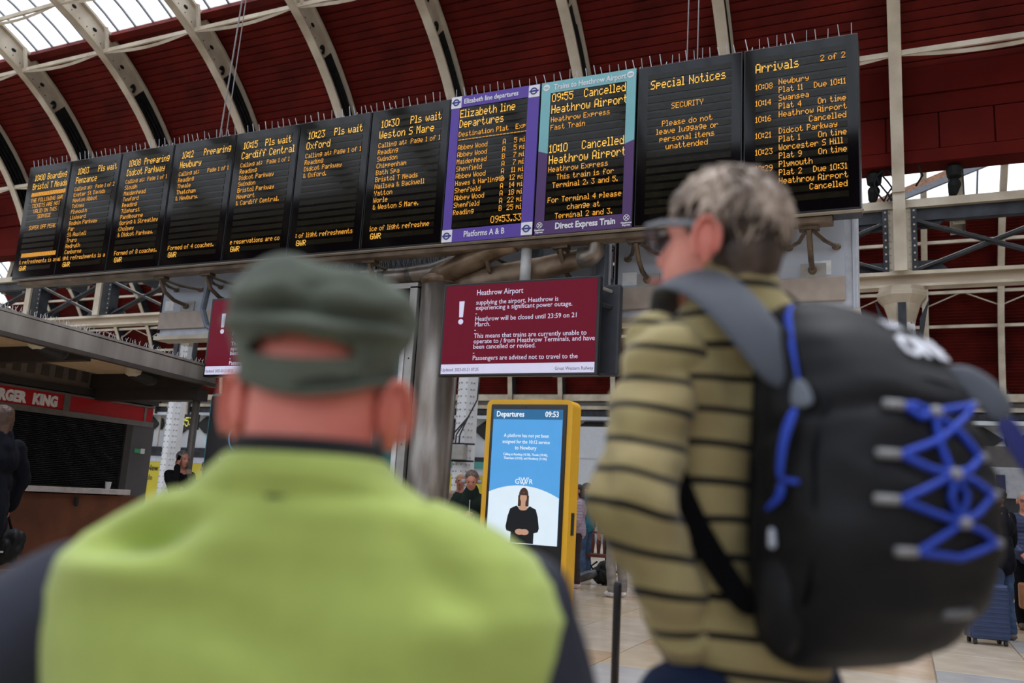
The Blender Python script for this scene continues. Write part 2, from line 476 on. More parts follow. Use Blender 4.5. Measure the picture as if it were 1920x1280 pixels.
for k in range(-2, 9):
    xa = X0 - SP * k - .28; xb = X0 - SP * (k + 1) + .28
    MB().beam((xa, 17.36, 6.98), (xb, 17.36, 6.02), .05, .18, (0, 1, 0)).build('brace', IRON, tr)
    MB().beam((xa, 17.30, 6.02), (xb, 17.30, 6.98), .05, .17, (0, 1, 0)).build('brace', IRON, tr)
    e = MB()
    e.beam((xa, 17.29, 6.06), (xb, 17.29, 7.02), .02, .02); e.beam((xa, 17.33, 7.02), (xb, 17.33, 6.06), .02, .02)
    e.build('brace_edge', CREAM, tr)
    for xx, z0, z1 in ((xa, 5.97, 6.22), (xa, 6.85, 7.1), (xb, 5.97, 6.22), (xb, 6.85, 7.1)):
        sgn = 1 if xx == xb else -1
        MB().extr([(xx - sgn * .1, 17.38, z0), (xx + sgn * .6, 17.38, z0 if z0 < 6.5 else z1), (xx + sgn * .35, 17.38, z1 if z0 < 6.5 else z0), (xx - sgn * .1, 17.38, z1 if z0 < 6.5 else z0)][:4], (0, .03, 0)).build('gusset_plate', IRON, tr)
for k in range(-2, 10):
    x = X0 - SP * k
    MB().box(x - .3, x - .2, 17.2, 17.5, 5.97, 7.24).build('post', IRON, tr)
    MB().box(x + .2, x + .3, 17.2, 17.5, 5.97, 7.24).build('post', IRON, tr)
    MB().box(x - .2, x + .2, 17.25, 17.3, 5.97, 7.24).build('post_cover', CREAM if k == 0 else IRON, tr)
rv = MB()
for k in range(-2, 10):
    for sx in (-.17, .17, -.25, .25):
        for i in range(9): rv.ell((X0 - SP * k + sx, 17.19 if abs(sx) > .2 else 17.24, 6.05 + i * .14), (.022, .012, .022), u=6, v=4)
tag(rv.build('rivet', CREAM, tr), kind='stuff')

# columns under every third rib
def column(k, lab):
    x = X0 - SP * k
    r = root('roof_column', (x, 17.4, 0), lab, 'column')
    pr = [(.29, 0), (.29, .25), (.25, .3), (.235, 5.0), (.24, 5.02)]
    xo = .22 if k == 6 else 0; x += xo
    MB().lathe(pr, (x, 17.4, 0), 8, pi / 8).build('shaft', WHITEP, r)
    MB().lathe([(.24, 5.0), (.26, 5.1), (.34, 5.35), (.46, 5.5), (.47, 5.56), (.43, 5.6), (.43, 5.68)], (x, 17.4, 0), 8, pi / 8).build('capital', CREAM, r)
    for s_ in (-1, 1):
        b = MB(); b.extr([(x + s_ * .28, 17.4, 4.6), (x + s_ * .3, 17.4, 5.1), (x + s_ * .48, 17.4, 5.5), (x + s_ * .42, 17.4, 5.2), (x + s_ * .34, 17.4, 4.7)], (0, .08, 0)); b.build('bracket', IRON, r)
    MB().box(x - .07, x + .07, 17.07, 17.14, 4.4, 5.35).build('recess_panel', IRON, r)
    h = MB()
    for i in range(30):
        z = .5 + i * .155
        for a in (-90 - 16, -90 + 16, -90 - 44, -90 + 44, -28, -152):
            h.ell((x + .232 * math.cos(R_(a)), 17.4 + .232 * math.sin(R_(a)), z), (.022, .022, .022), u=6, v=4)
    tag(h.build('rivet', mat('column_rivet_grey', (170, 172, 176), .5), r), kind='stuff')
    return r
column(0, 'cream column with flared capital beside the right end of the board')
c3 = column(3, 'white riveted column behind the yellow sided information screen')
column(6, 'white riveted column beside the burger counter canopy')
jb = root('junction_box', (X0 - 3 * SP, 17.05, 2.1), 'grey electrical box strapped to the white riveted column', 'junction box')
xx = X0 - 3 * SP
MB().cbox(xx - .22, xx + .2, 16.98, 17.18, 2.14, 2.48, .02).build('box_body', mat('zinc_box', (165, 163, 158), .5), jb)
MB().box(xx - .42, xx + .38, 17.1, 17.16, 2.48, 2.52).build('clamp_bar', IRON, jb)
MB().box(xx - .42, xx + .38, 17.1, 17.16, 2.10, 2.14).build('clamp_bar', IRON, jb)
for i in range(3):
    MB().tube([(xx - .12 + i * .09, 17.0, 2.48), (xx - .1 + i * .09, 16.98, 2.7), (xx + .25, 17.0, 3.1), (xx + .4, 17.1, 3.5), (xx + .42, 17.2, 5.7)], .018, 5).build('cable', IRON, jb)
# cables and floodlights on the top chord
def flood(x, lab, s=1):
    r = root('floodlight', (x, 17.3, 7.4), lab, 'floodlight')
    MB().cap((x, 17.25, 7.5), (x + .02, 17.2, 7.62), .09, .12, 10).build('lamp_body', BLACKIRON, r)
    MB().tube([(x, 17.3, 7.4), (x, 17.3, 7.72)], .03, 6).build('bracket', BLACKIRON, r)
    MB().lathe([(.05, 0), (.13, .06), (.15, .24), (.12, .26)], (x + .03 * s, 17.22, 7.72), 10).build('hood', BLACKIRON, r)
flood(-.42, 'small black double floodlight left of the tall column rib')
flood(.98, 'small black double floodlight right of the tall column rib')
cb = MB()
for i in range(5):
    pts = [(X0 - .28 + .03 * i, 17.1, 8.0)] + [(X0 - .3 + .04 * i - .13 * math.sin(j * .7 + i), 17.05, 8.0 - j * .13) for j in range(1, 6)]
    cb.tube(pts, .018, 5)
cb.tube([(X0 + .3, 17.1, 8.2), (X0 + .36, 17.05, 8.0), (X0 + .42, 17.05, 7.8), (X0 + .3, 17.05, 7.6)], .02, 5)
tag(cb.build('cable_loop', BLACKIRON), 'loose black cables looping beside the tall cream column rib', 'cable')
# ------------------------------------------------------------------ far vault beyond the truss
YF, ZF, RF = 31.0, 5.8, 13.0
def arcf(a, R):
    t = R_(a); return (YF + R * math.cos(t), ZF + R * math.sin(t))
far = root('ceiling_far', (0, 31, 6), 'maroon slatted lining of the farther roof vault seen through the truss', 'ceiling', kind='structure')
XA, XB = -62, 14
def farstrip(name, r0, r1, angs, m, par, x0=XA, x1=XB):
    return strip(MB(), (x0 + x1) / 2, x1 - x0, r0, r1, angs, arcf).build(name, m, par)
farstrip('roof_deck', 13.6, 13.7, [5, 10, 15, 20, 25, 30, 36, 42.5], MAROON, far)
sl = MB()
for i in range(60):
    a0 = 5 + 37.5 * i / 60; a1 = a0 + .56
    y0, z0 = arcf(a0, 13.6); y1, z1 = arcf(a1, 13.5); y2, z2 = arcf(a1, 13.6)
    sl.extr([(XA, y0, z0), (XA, y1, z1), (XA, y2, z2)], (XB - XA, 0, 0))
tag(sl.build('cladding_slat', MAROON, far), kind='stuff')
farstrip('roof_deck', 13.6, 13.7, [138, 145, 152, 160, 168], MAROON, far)
g2 = root('window_2', (0, 31, 18), 'white frosted glazing of the farther roof vault', 'roof glazing', kind='structure')
GA = [42.5 + i * 8 for i in range(13)]
pg = pb = None
for i in range(74):
    x = XA + 1 + i * SP / 3
    if x > XB: break
    if pg is None:
        pb = strip(MB(), 0, .07, 13.5, 13.62, GA, arcf).build('glazing_bar', BARM, g2)
        pg = strip(MB(), 0, SP / 3 - .08, 13.55, 13.56, GA, arcf).build('glass_pane', GLASS, g2)
        pb.location.x = x; pg.location.x = x + SP / 6
    else:
        for s_ in (pb, pg):
            o = bpy.data.objects.new(s_.name.split('.')[0], s_.data); COL.objects.link(o); o.parent = g2
            o.location = (x + (SP / 6 if s_ is pg else 0), s_.location.y, s_.location.z)
farrib = root('far_roof_rib', (0, 44, 6), 'slim cream rib of the farther vault, seen under the display board', 'roof rib', 'slim ribs of the farther vault')
FA = [1 + 6 * i for i in range(30)]
strip(MB(), 0, .26, 12.9, 12.96, FA, arcf).build('inner_flange', CREAM, farrib, world=True)
strip(MB(), .1, .03, 12.95, 13.5, FA, arcf).build('web', IRON, farrib)
strip(MB(), 0, .2, 13.42, 13.5, FA, arcf).build('outer_flange', CREAM, farrib)
n = 0
for k in range(-2, 20):
    q = farrib if n == 0 else copy_tree(farrib)
    q.location.x = 1.08 - SP * k; n += 1
    if k == 0: tag(q, 'slim far rib just right of the tall cream column rib')
    if k == -1: tag(q, 'slim far rib nearest the right edge, crossing the dark braces')
pur = MB()
for a in (38, 27.5, 20.5, 60, 78):
    y, z = arcf(a, 13.1); pur.beam((XA, y, z), (XB, y, z), .12, .14)
for k in range(-4, 20):
    for a in (27.5,):
        y, z = arcf(a, 13.1); y2, z2 = arcf(a - 3, 13.1)
        x = 1.08 - SP * k
        pur.beam((x, y2, z2), (x - SP / 2, y, z), .05, .05); pur.beam((x - SP, y2, z2), (x - SP / 2, y, z), .05, .05)
tag(pur.build('far_purlin', CREAM), 'cream horizontal purlins of the farther vault', 'purlin', kind='stuff')
hb = MB(); hb.beam((-1.6, 36.4, 13.9), (7.5, 37.2, 17.6), .16, .3)
tag(hb.build('diagonal_beam', RUST), 'rusty orange beam slanting across the skylight right of the board', 'beam')
hb = MB(); hb.beam((-1.6, 36.1, 13.6), (7.5, 36.9, 17.2), .2, .22)
tag(hb.build('diagonal_pipe', BARM), 'pale grey pipe under the rusty slanting beam', 'pipe')
hb = MB(); hb.beam((-7, 36, 14.6), (-40, 37, 12.2), .2, .25)
tag(hb.build('diagonal_beam', BARM), 'grey beam slanting across the skylight left of centre', 'beam')

# far wall under the cladding
fw = root('wall_far', (0, 44.6, 0), 'white boarded far wall with black scrolled ironwork', 'wall', kind='structure')
OFFW = mat('off_white_boarding', (214, 220, 228), .6, scale=.4, rgb2=(186, 192, 200))
GREYW = mat('grey_boarding', (120, 124, 130), .6)
BLK = mat('black_ironwork', (24, 26, 28), .6)
MB().box(XA, XB, 44.7, 45.2, 0, 7.6).build('backing', OFFW, fw)
MB().box(XA, XB, 44.0, 44.7, 7.0, 7.35).build('cornice', CREAM, fw)
MB().box(XA, XB, 44.2, 44.7, 6.55, 6.75).build('cornice', CREAM, fw)
MB().box(XA, XB, 44.3, 44.7, 6.2, 6.5).build('dark_band', IRON, fw)
MB().box(XA, XB, 44.2, 44.7, 5.95, 6.15).build('cornice', OFFW, fw)
MB().box(XA, XB, 44.35, 44.7, 3.45, 3.75).build('dark_band', IRON, fw)
MB().box(XA, XB, 44.5, 44.72, 0, 2.9).build('dark_front', mat('dark_shop_front', (38, 38, 42), .4, scale=.5, rgb2=(20, 20, 24)), fw)  # plain dark front along the foot of the far wall
MB().box(-8, XB, 44.3, 44.6, 2.9, 3.4).build('sign_band', mat('beige_band', (176, 170, 160), .6), fw)
for i in range(-5, 22):
    xc = -.2 - i * SP
    MB().extr([(xc - 1.3, 44.55, 5.35), (xc - .5, 44.55, 5.9), (xc + .5, 44.55, 5.9), (xc + 1.3, 44.55, 5.35), (xc + .5, 44.55, 4.75), (xc - .5, 44.55, 4.75)], (0, .2, 0)).build('iron_scroll', BLK, fw)
    o = MB(); o.ell((xc + 1.53, 44.6, 5.35), (.2, .1, .42)); o.build('iron_boss', BLK, fw)
    MB().box(xc + 1.5, xc + 1.56, 44.4, 44.5, 3.75, 5.95).build('post', CREAM, fw)

# rest of the hall, outside the frame
HW = mat('hall_brick', (120, 96, 78), .8, scale=1.2, rgb2=(92, 74, 62))
def hall_wall(nm, box, lab): tag(MB().box(*box).build(nm, HW), lab, 'wall', kind='structure')
hall_wall('wall_back', (-60, 28, -12.4, -12, 0, 2.2), 'low brick station wall behind the viewer')
g3 = root('window_3', (-16, -12.2, 2.2), 'tall frosted glass end screen above the brick wall behind the viewer', 'end screen', kind='structure')
for i in range(29):
    x = -60 + i * 3.0
    MB().box(x, x + 2.9, -12.22, -12.2, 2.2, 11.2).build('glass_pane', GLASS, g3)
    MB().box(x + 2.9, x + 3.0, -12.3, -12.1, 2.2, 11.2).build('mullion', IRON, g3)
hall_wall('wall_right', (16, 16.4, -12, 56, 0, 12), 'brick station wall off to the right')
hall_wall('wall_left', (-64.4, -64, -12, 56, 0, 12), 'brick end wall far off to the left')

# ------------------------------------------------------------------ hoarding and far clutter
hd = root('hoarding', (-20, 30, 0), 'long site hoarding with yellow panel, white stripe and teal top edge', 'hoarding')
YEL = mat('hoarding_yellow', (226, 212, 66), .6, scale=.5)
for x0, x1 in ((-46, -37.2), (-37.1, -28.3), (-28.2, -19.4), (-19.3, -13.2)):
    MB().box(x0, x1, 30, 30.1, 0, 2.22).build('yellow_panel', YEL, hd)
    MB().box(x0, x1, 30, 30.1, 2.23, 2.5).build('white_panel', mat('hoarding_white', (214, 220, 236), .6), hd)
    MB().box(x0, x1, 29.96, 30.12, 2.5, 2.76).build('top_rail', mat('hoarding_teal', (84, 168, 160), .5) if x0 > -25 else IRON, hd)
BK = mat('black_print', (26, 26, 28), .6)
words('New', .36, (-32.55, 29.98, 1.82), ROT_S, BK, hd, bold=.006)
words('unde', .36, (-32.85, 29.98, 1.38), ROT_S, mat('grey_print', (92, 92, 70), .6), hd)
words('reception', .34, (-17.75, 29.98, 1.42), ROT_S, BK, hd, bold=.008)
words('on', .34, (-16.45, 29.98, .98), ROT_S, BK, hd, bold=.008)
ws = root('shop_wall', (-13, 31, 0), 'plain white panelled shop wall between the screen and the striped shirt', 'wall panel')
MB().box(-14.2, -8.6, 31.0, 31.2, 1.8, 3.1).build('wall_board', mat('bright_white_board', (226, 234, 244), .5, var=.03), ws)
MB().box(-14.2, -8.6, 30.98, 31.2, 3.1, 4.3).build('wall_board', mat('bright_white_board', (226, 234, 244), .5), ws)
MB().box(-14.2, -8.6, 31.0, 31.2, 0, 1.78).build('wall_board', mat('pale_grey_board', (170, 176, 184), .5), ws)
# right hand background
sh = root('shop_unit', (4, 24, 0), 'low shop unit with grey panels and dark opening at the right edge', 'shop unit')
MB().box(-.5, 9, 24, 24.2, 2.05, 2.75).build('sign_board', mat('pale_panel', (188, 192, 200), .5), sh)
MB().box(-.5, 9, 24.05, 24.2, 2.8, 3.3).build('upper_board', mat('grey_panel', (100, 98, 96), .5), sh)
MB().box(-.5, 9, 24.3, 24.5, 0, 2.05).build('dark_opening', mat('dark_shop_front', (38, 38, 42), .4), sh)
MB().box(2.02, 2.22, 23.95, 24.0, 2.2, 2.6).build('blue_notice', mat('navy_notice', (34, 40, 92), .5), sh)
MB().box(3.2, 3.5, 23.95, 24.0, 2.2, 2.6).build('blue_notice', mat('navy_notice', (34, 40, 92), .5), sh)
MB().box(.5, 6, 22, 22.6, .78, .84).build('counter_top', mat('bright_white_board', (226, 234, 244), .5), sh)
MB().box(.6, 5.9, 22.1, 22.5, 0, .78).build('counter_front', mat('brown_timber', (116, 74, 48), .5), sh)
# digital clock on the far truss
ck = root('station_clock', (-22.4, 22.0, 3.1), 'small digital clock showing 09:53 behind the canopy post', 'clock')
MB().box(-23.0, -21.9, 22, 22.15, 3.1, 3.62).build('clock_case', BLK, ck)
dots('09:53', -22.86, 3.36, .032, .045, 21.98, glow('clock_yellow', (250, 246, 120), 1.0), ck, name='clock_digit')
MB().tube([(-22.4, 22.1, 3.6), (-22.4, 22.1, 14)], .03, 6).build('hanger', IRON, ck)
# ------------------------------------------------------------------ the display board: eleven cabinets side by side
BY, BZ0, BZ1 = 8.75, 4.33, 6.245
CASE = mat('board_case_black', (16, 17, 20), .35, var=.2, coat=.0)
FACE = mat('board_face_glossy', (7, 8, 11), .08, var=.25, scale=1.5, spec=.36)
ROW = mat('led_row_olive', (27, 25, 15), .14, var=.3, scale=6, spec=.28)
LED = glow('amber_led', (255, 176, 62), 1.25)
LEDB = glow('bright_amber_led', (255, 192, 78), 1.5)
PUR = mat('vinyl_violet', (84, 56, 158), .4, var=.06, scale=1)
TEA = mat('vinyl_teal', (118, 178, 184), .35, var=.1, scale=1.2)
PLUM = mat('vinyl_plum', (74, 38, 100), .4, var=.06, scale=1)
WHT = mat('vinyl_white', (226, 226, 232), .5, var=.03)
INK = mat('vinyl_navy', (44, 48, 130), .5, var=.03)
SPIKE = mat('steel_spike', (176, 176, 180), .35, metal=.6)
def ring(mb, c, r0, r1, y, n=24, yt=.004):
    for i in range(n):
        a, b = 2 * pi * i / n, 2 * pi * (i + 1) / n
        P = lambda r, t: (c[0] + r * math.cos(t), y, c[1] + r * math.sin(t))
        mb.extr([P(r0, a), P(r1, a), P(r1, b), P(r0, b)], (0, yt, 0))
def disc(mb, c, r, y, n=20, yt=.004):
    mb.extr([(c[0] + r * math.cos(2 * pi * i / n), y, c[1] + r * math.sin(2 * pi * i / n)) for i in range(n)], (0, yt, 0))
rs = random.Random(11)
def spikes(x0, x1, par, slant=0):
    mb = MB(); x = x0 + .04
    while x < x1 - .02:
        h = rs.uniform(.10, .15)
        mb.beam((x, BY + .05, BZ1), (x + rs.uniform(-.03, .01) , BY + .02, BZ1 + h), .007, .007)
        if rs.random() < .5: mb.beam((x + .02, BY + .12, BZ1), (x + .03, BY + .16, BZ1 + h * .8), .007, .007)
        x += rs.uniform(.08, .125)
    mb.box(x0 + .02, x1 - .02, BY + .03, BY + .06, BZ1, BZ1 + .012)
    return tag(mb.build('bird_spike', SPIKE, par), kind='stuff')
def panel(x0, x1, label, inset=(.13, .12, .10, .12), rows=18):
    """inset left, right, top, bottom"""
    r = root('display_panel', ((x0 + x1) / 2, BY, BZ0), label, 'display board', 'display cabinets of the station board')
    MB().cbox(x0 + .006, x1 - .006, BY, BY + .32, BZ0, BZ1, .008).build('cabinet', CASE, r)
    l, ri, t, b = inset
    MB().box(x0 + .02, x1 - .02, BY - .006, BY, BZ0 + .02, BZ1 - .015).build('face_glass', FACE, r)
    H = (BZ1 - t) - (BZ0 + b); p = H / rows
    for i in range(rows):
        z = BZ0 + b + i * p
        MB().box(x0 + l, x1 - ri, BY - .011, BY - .006, z + p * .16, z + p * .84).build('led_row', ROW, r)
    spikes(x0, x1, r)
    return r
def T(par, x, dz, s, kind='s', al='L', m=None):
    """text at x, dz metres below the top edge; kind: s small, m medium, b big, h header"""
    dx, dy = {'s': (.0079, .0098), 'a': (.0074, .0098), 'm': (.0095, .0112), 'k': (.0098, .0125), 'b': (.0104, .0155), 'c': (.0100, .0155), 'h': (.0113, .0155), 't': (.0072, .0094)}[kind]
    dots(s, x, BZ1 - dz, dx, dy, BY - .013, m or (LEDB if kind in 'bchm' else LED), par, al)
PX = [-13.03, -12.02, -10.90, -9.81, -8.62, -7.48, -6.30]
GW = [('10:00', 'Boarding', 'Bristol T Meads', None, None, 't refreshments is avai', 'black departure panel reading 10:00 Boarding Bristol T Meads at the far left end'),
      ('10:03', 'Pls wait', 'Penzance', 'Page 1 of 2', ['Exeter St Davids', 'Newton Abbot', 'Totnes', 'Plymouth', 'Liskeard', 'Bodmin Parkway', 'Par', 'St Austell', 'Truro', 'Redruth', 'Camborne'], 'ght refreshments is a', 'black departure panel reading 10:03 Pls wait Penzance'),
      ('10:08', 'Preparing', 'Didcot Parkway', 'Page 1 of 1', ['Slough', 'Maidenhead', 'Twyford', 'Reading', 'Tilehurst', 'Pangbourne', 'Goring & Streatley', 'Cholsey', '& Didcot Parkway.'], 'Formed of 8 coaches.', 'black departure panel reading 10:08 Preparing Didcot Parkway'),
      ('10:12', 'Preparing', 'Newbury', 'Page 1 of 1', ['Reading', 'Theale', 'Thatcham', '& Newbury.'], 'Formed of 4 coaches.', 'black departure panel reading 10:12 Preparing Newbury'),
      ('10:15', 'Pls wait', 'Cardiff Central', 'Page 1 of 1', ['Reading', 'Didcot Parkway', 'Swindon', 'Bristol Parkway', 'Newport', '& Cardiff Central.'], 'e reservations are co', 'black departure panel reading 10:15 Pls wait Cardiff Central'),
      ('10:23', 'Pls wait', 'Oxford', 'Page 1 of 1', ['Reading', 'Didcot Parkway', '& Oxford.'], ': of light refreshments', 'black departure panel reading 10:23 Pls wait Oxford'),
      ('10:30', 'Pls wait', 'Weston S Mare', 'Page 1 of 1', ['Reading', 'Swindon', 'Chippenham', 'Bath Spa', 'Bristol T Meads', 'Nailsea & Backwell', 'Yatton', 'Worle', '& Weston S Mare.'], 'ice of light refreshme', 'black departure panel reading 10:30 Pls wait Weston S Mare')]
for i, (tm, st, dest, pg_, calls, foot, lab) in enumerate(GW):
    x0 = PX[i]; x1 = PX[i + 1] if i < 6 else -5.105
    r = panel(x0, x1, lab)
    W = x1 - x0; xl = x0 + (.17 if i < 4 else .15); xr = x1 - (.07 if i < 4 else .12)
    hk = 'h' if i > 3 else 'c'
    T(r, xl + .02, .21, tm, hk); T(r, xr, .21, st, hk, 'R'); T(r, xl, .36, dest, hk)
    if calls:
        T(r, xl, .505, 'Calling at:', 's' if i > 4 else 't'); T(r, xr, .505, pg_, 's' if i > 4 else 't', 'R')
        for k, c in enumerate(calls): T(r, xl, .60 + .094 * k, c, 's')
    else:
        xc = (xl + xr) / 2
        T(r, xl, .50, '|||||||||||||||||', 's'); T(r, xc, .60, 'THE FOLLOWING GWR', 's', 'C'); T(r, xc, .695, 'TICKETS ARE NOT', 's', 'C')
        T(r, xc, .79, 'VALID ON THIS', 's', 'C'); T(r, xc, .885, 'SERVICE', 's', 'C'); T(r, xc, 1.07, 'SUPER OFF PEAK', 's', 'C'); T(r, xl, 1.53, '|||||||||||||||||', 's')
    T(r, xl - .02, 1.64, foot, 's' if i < 4 else 'a'); T(r, xl, 1.745, 'GWR', 'm')

# violet Elizabeth line panel
x0, x1 = -5.10, -3.875
r = panel(x0, x1, 'violet framed departure panel headed Elizabeth line departures', (.13, .16, .15, .17), 17)
fm = MB()
yv = BY - .016
for a in ((x0 + .01, x1 - .01, BZ1 - .15, BZ1), (x0 + .01, x1 - .01, BZ0, BZ0 + .165), (x0 + .01, x0 + .13, BZ0 + .165, BZ1 - .15), (x1 - .16, x1 - .01, BZ0 + .165, BZ1 - .15)):
    fm.box(a[0], a[1], yv, BY - .004, a[2], a[3])
fm.build('violet_frame', PUR, r)
for cx, cz in ((x0 + .075, BZ1 - .075), (x1 - .085, BZ1 - .085), (x0 + .075, BZ0 + .082), (x1 - .085, BZ0 + .09)):
    q = MB().box(cx - .068, cx + .075, yv - .004, yv, cz - .078, cz + .078).build('corner_square', WHT, r)
    k = MB(); ring(k, (cx, cz), .030, .046, yv - .008); k.box(cx - .058, cx + .062, yv - .009, yv - .004, cz - .009, cz + .009); k.build('roundel', INK, q)
words('Elizabeth line departures', .094, (x0 + .185, yv - .003, BZ1 - .105), ROT_S, WHT, r, bold=.0015, sx=.80)
words('Platforms A & B', .105, ((x0 + x1) / 2 - .03, yv - .003, BZ0 + .055), ROT_S, WHT, r, align='CENTER', bold=.0015, sx=.80)
xl = x0 + .14; xr = x1 - .17
T(r, xl, .235, 'Elizabeth line', 'b'); T(r, xl, .37, 'Departures', 'b')
T(r, xl, .51, 'Destination', 's'); T(r, xl + .52, .51, 'Plat', 's'); T(r, xl + .78, .51, 'Expt', 's')
T(r, xl, .585, '----------------------', 's')
for i, (d, p, t_) in enumerate((('Abbey Wood', 'A', ' 5'), ('Abbey Wood', 'A', ' 5'), ('Maidenhead', 'B', ' 7'), ('Shenfield', 'A', ' 7'), ('Abbey Wood', 'A', '11'), ('Hayes & Harlingto', 'B', '12'), ('Shenfield', 'A', '14'), ('Abbey Wood', 'A', '18'), ('Shenfield', 'A', '22'), ('Reading', 'B', '25'))):
    z = .685 + .0945 * i
    T(r, xl, z, d, 't'); T(r, xl + .62, z, p, 's'); T(r, xl + .81, z, t_.strip(), 's', 'R'); T(r, xl + .845, z, 'min', 's')
T(r, xl + .52, 1.67, '09:53.33', 'k')

# teal and plum airport panel
x0, x1 = -3.87, -2.675
r = panel(x0, x1, 'teal topped plum panel headed Trains to Heathrow Airport', (.13, .12, .15, .16), 17)
zb = BZ0 + .86; a = MB(); b = MB()
a.box(x0 + .01, x1 - .01, yv, BY - .004, BZ1 - .145, BZ1)
a.extr([(x0 + .01, yv, zb + .18), (x0 + .13, yv, zb + .14), (x0 + .13, yv, BZ1 - .145), (x0 + .01, yv, BZ1 - .145)], (0, .012, 0))
a.extr([(x1 - .12, yv, zb + .14), (x1 - .01, yv, zb + .18), (x1 - .01, yv, BZ1 - .145), (x1 - .12, yv, BZ1 - .145)], (0, .012, 0))
a.build('teal_frame', TEA, r)
b.box(x0 + .01, x1 - .01, yv, BY - .004, BZ0, BZ0 + .165)
b.extr([(x0 + .01, yv, BZ0 + .165), (x0 + .13, yv, BZ0 + .165), (x0 + .13, yv, zb + .14), (x0 + .01, yv, zb + .18)], (0, .012, 0))
b.extr([(x1 - .12, yv, BZ0 + .165), (x1 - .01, yv, BZ0 + .165), (x1 - .01, yv, zb + .18), (x1 - .12, yv, zb + .14)], (0, .012, 0))
b.build('plum_frame', PLUM, r)
words('Trains to Heathrow Airport', .098, (x0 + .17, yv - .003, BZ1 - .11), ROT_S, WHT, r, bold=.0015, sx=.80)
words('Direct Express Train', .105, (x0 + .27, yv - .003, BZ0 + .055), ROT_S, WHT, r, bold=.003, sx=.82)
for cx, cz in ((x0 + .075, BZ1 - .07), (x1 - .075, BZ1 - .07)):
    k = MB(); disc(k, (cx, cz), .042, yv - .004); q = k.build('badge_disc', WHT, r)
    k = MB(); k.box(cx - .027, cx + .027, yv - .007, yv - .004, cz + .006, cz + .012); k.box(cx - .027, cx + .027, yv - .007, yv - .004, cz - .012, cz - .006); k.build('badge_print', TEA, q)
for cx in (x0 + .075, x1 - .07):
    cz = BZ0 + .115
    k = MB(); ring(k, (cx, cz), .030, .036, yv - .005); k.beam((cx - .02, yv - .003, cz - .02), (cx + .02, yv - .003, cz + .02), .004, .008); k.beam((cx - .02, yv - .003, cz + .02), (cx + .02, yv - .003, cz - .02), .004, .008)
    k.build('ring_emblem', WHT, r)
    words('Heathrow', .03, (cx, yv - .003, cz - .068), ROT_S, WHT, r, align='CENTER', bold=.001); words('Express', .03, (cx, yv - .003, cz - .095), ROT_S, WHT, r, align='CENTER', bold=.001)
xl = x0 + .15; xr = x1 - .13; xc = (xl + xr) / 2
T(r, xl, .21, '09:55', 'b'); T(r, xr, .21, 'Cancelled', 'b', 'R'); T(r, xl, .36, 'Heathrow Airport', 'b'); T(r, xl, .49, 'Heathrow Express', 's'); T(r, xl, .59, 'Fast Train', 's')
T(r, xl, .86, '10:10', 'b'); T(r, xr, .86, 'Cancelled', 'b', 'R'); T(r, xl, 1.0, 'Heathrow Airport', 'b'); T(r, xl, 1.12, 'Heathrow Express', 's')
T(r, xc, 1.22, 'This train is for', 's', 'C'); T(r, xc, 1.32, 'Terminal 2, 3 and 5.', 's', 'C'); T(r, xc, 1.50, 'For Terminal 4 please', 's', 'C'); T(r, xc, 1.60, 'change at', 's', 'C'); T(r, xc, 1.70, 'Terminal 2 and 3.', 's', 'C')

x0, x1 = -2.67, -1.485
r = panel(x0, x1, 'black panel headed Special Notices with a security message')
xc = (x0 + x1) / 2 - .01
T(r, xc, .245, 'Special Notices', 'b', 'C'); T(r, xc, .53, 'SECURITY', 's', 'C')
for i, s_ in enumerate(('Please do not', 'leave luggage or', 'personal items', 'unattended')): T(r, xc, .73 + .093 * i, s_, 's', 'C')
x0, x1 = -1.48, -.315
r = panel(x0, x1, 'black panel headed Arrivals at the right end of the board')
T(r, x0 + .13, .24, 'Arrivals', 'b'); T(r, x1 - .13, .23, '2 of 2', 's', 'R')
AR = [('10:08', 'Newbury', ('Plat 11', 'Due 10:11')), ('10:14', 'Swansea', ('Plat 4', 'On time')), ('10:16', 'Heathrow Airport', ('', 'Cancelled')), ('10:21', 'Didcot Parkway', ('Plat 1', 'On time')), ('10:23', 'Worcester S Hill', ('Plat 9', 'On time')), ('10:29', 'Plymouth', ('Plat 2', 'Due 10:31')), ('10:32', 'Heathrow Airport', ('', 'Cancelled'))]
for i, (t_, d, e) in enumerate(AR):
    z = .43 + .186 * i
    T(r, x0 + .13, z + .03, t_, 'a'); T(r, x0 + .37, z, d, 'a'); T(r, x0 + .37, z + .093, e[0], 'a'); T(r, x1 - .13, z + .093, e[1], 'a', 'R')

# ------------------------------------------------------------------ what carries the board
TRAY = mat('weathered_brown_steel', (128, 112, 96), .5, scale=3, rgb2=(84, 70, 56), metal=.2)
SS = mat('stained_stainless', (156, 150, 144), .34, scale=2.2, rgb2=(116, 104, 94), metal=.7, stretch=(2, 2, .5))
DST = mat('stained_steel_brown', (150, 130, 108), .38, scale=2.5, rgb2=(92, 72, 54), metal=.4)
t = root('cable_tray', (-6, 8.95, 4.25), 'weathered brown steel tray running under the display board', 'cable tray')
MB().cbox(-13.03, -.6, 8.86, 9.06, 4.262, 4.325, .008).build('tray_body', TRAY, t)
MB().box(-13.05, -.3, 8.76, 8.84, 4.322, 4.332).build('tray_lip', mat('pale_tray_lip', (170, 162, 150), .5), t)
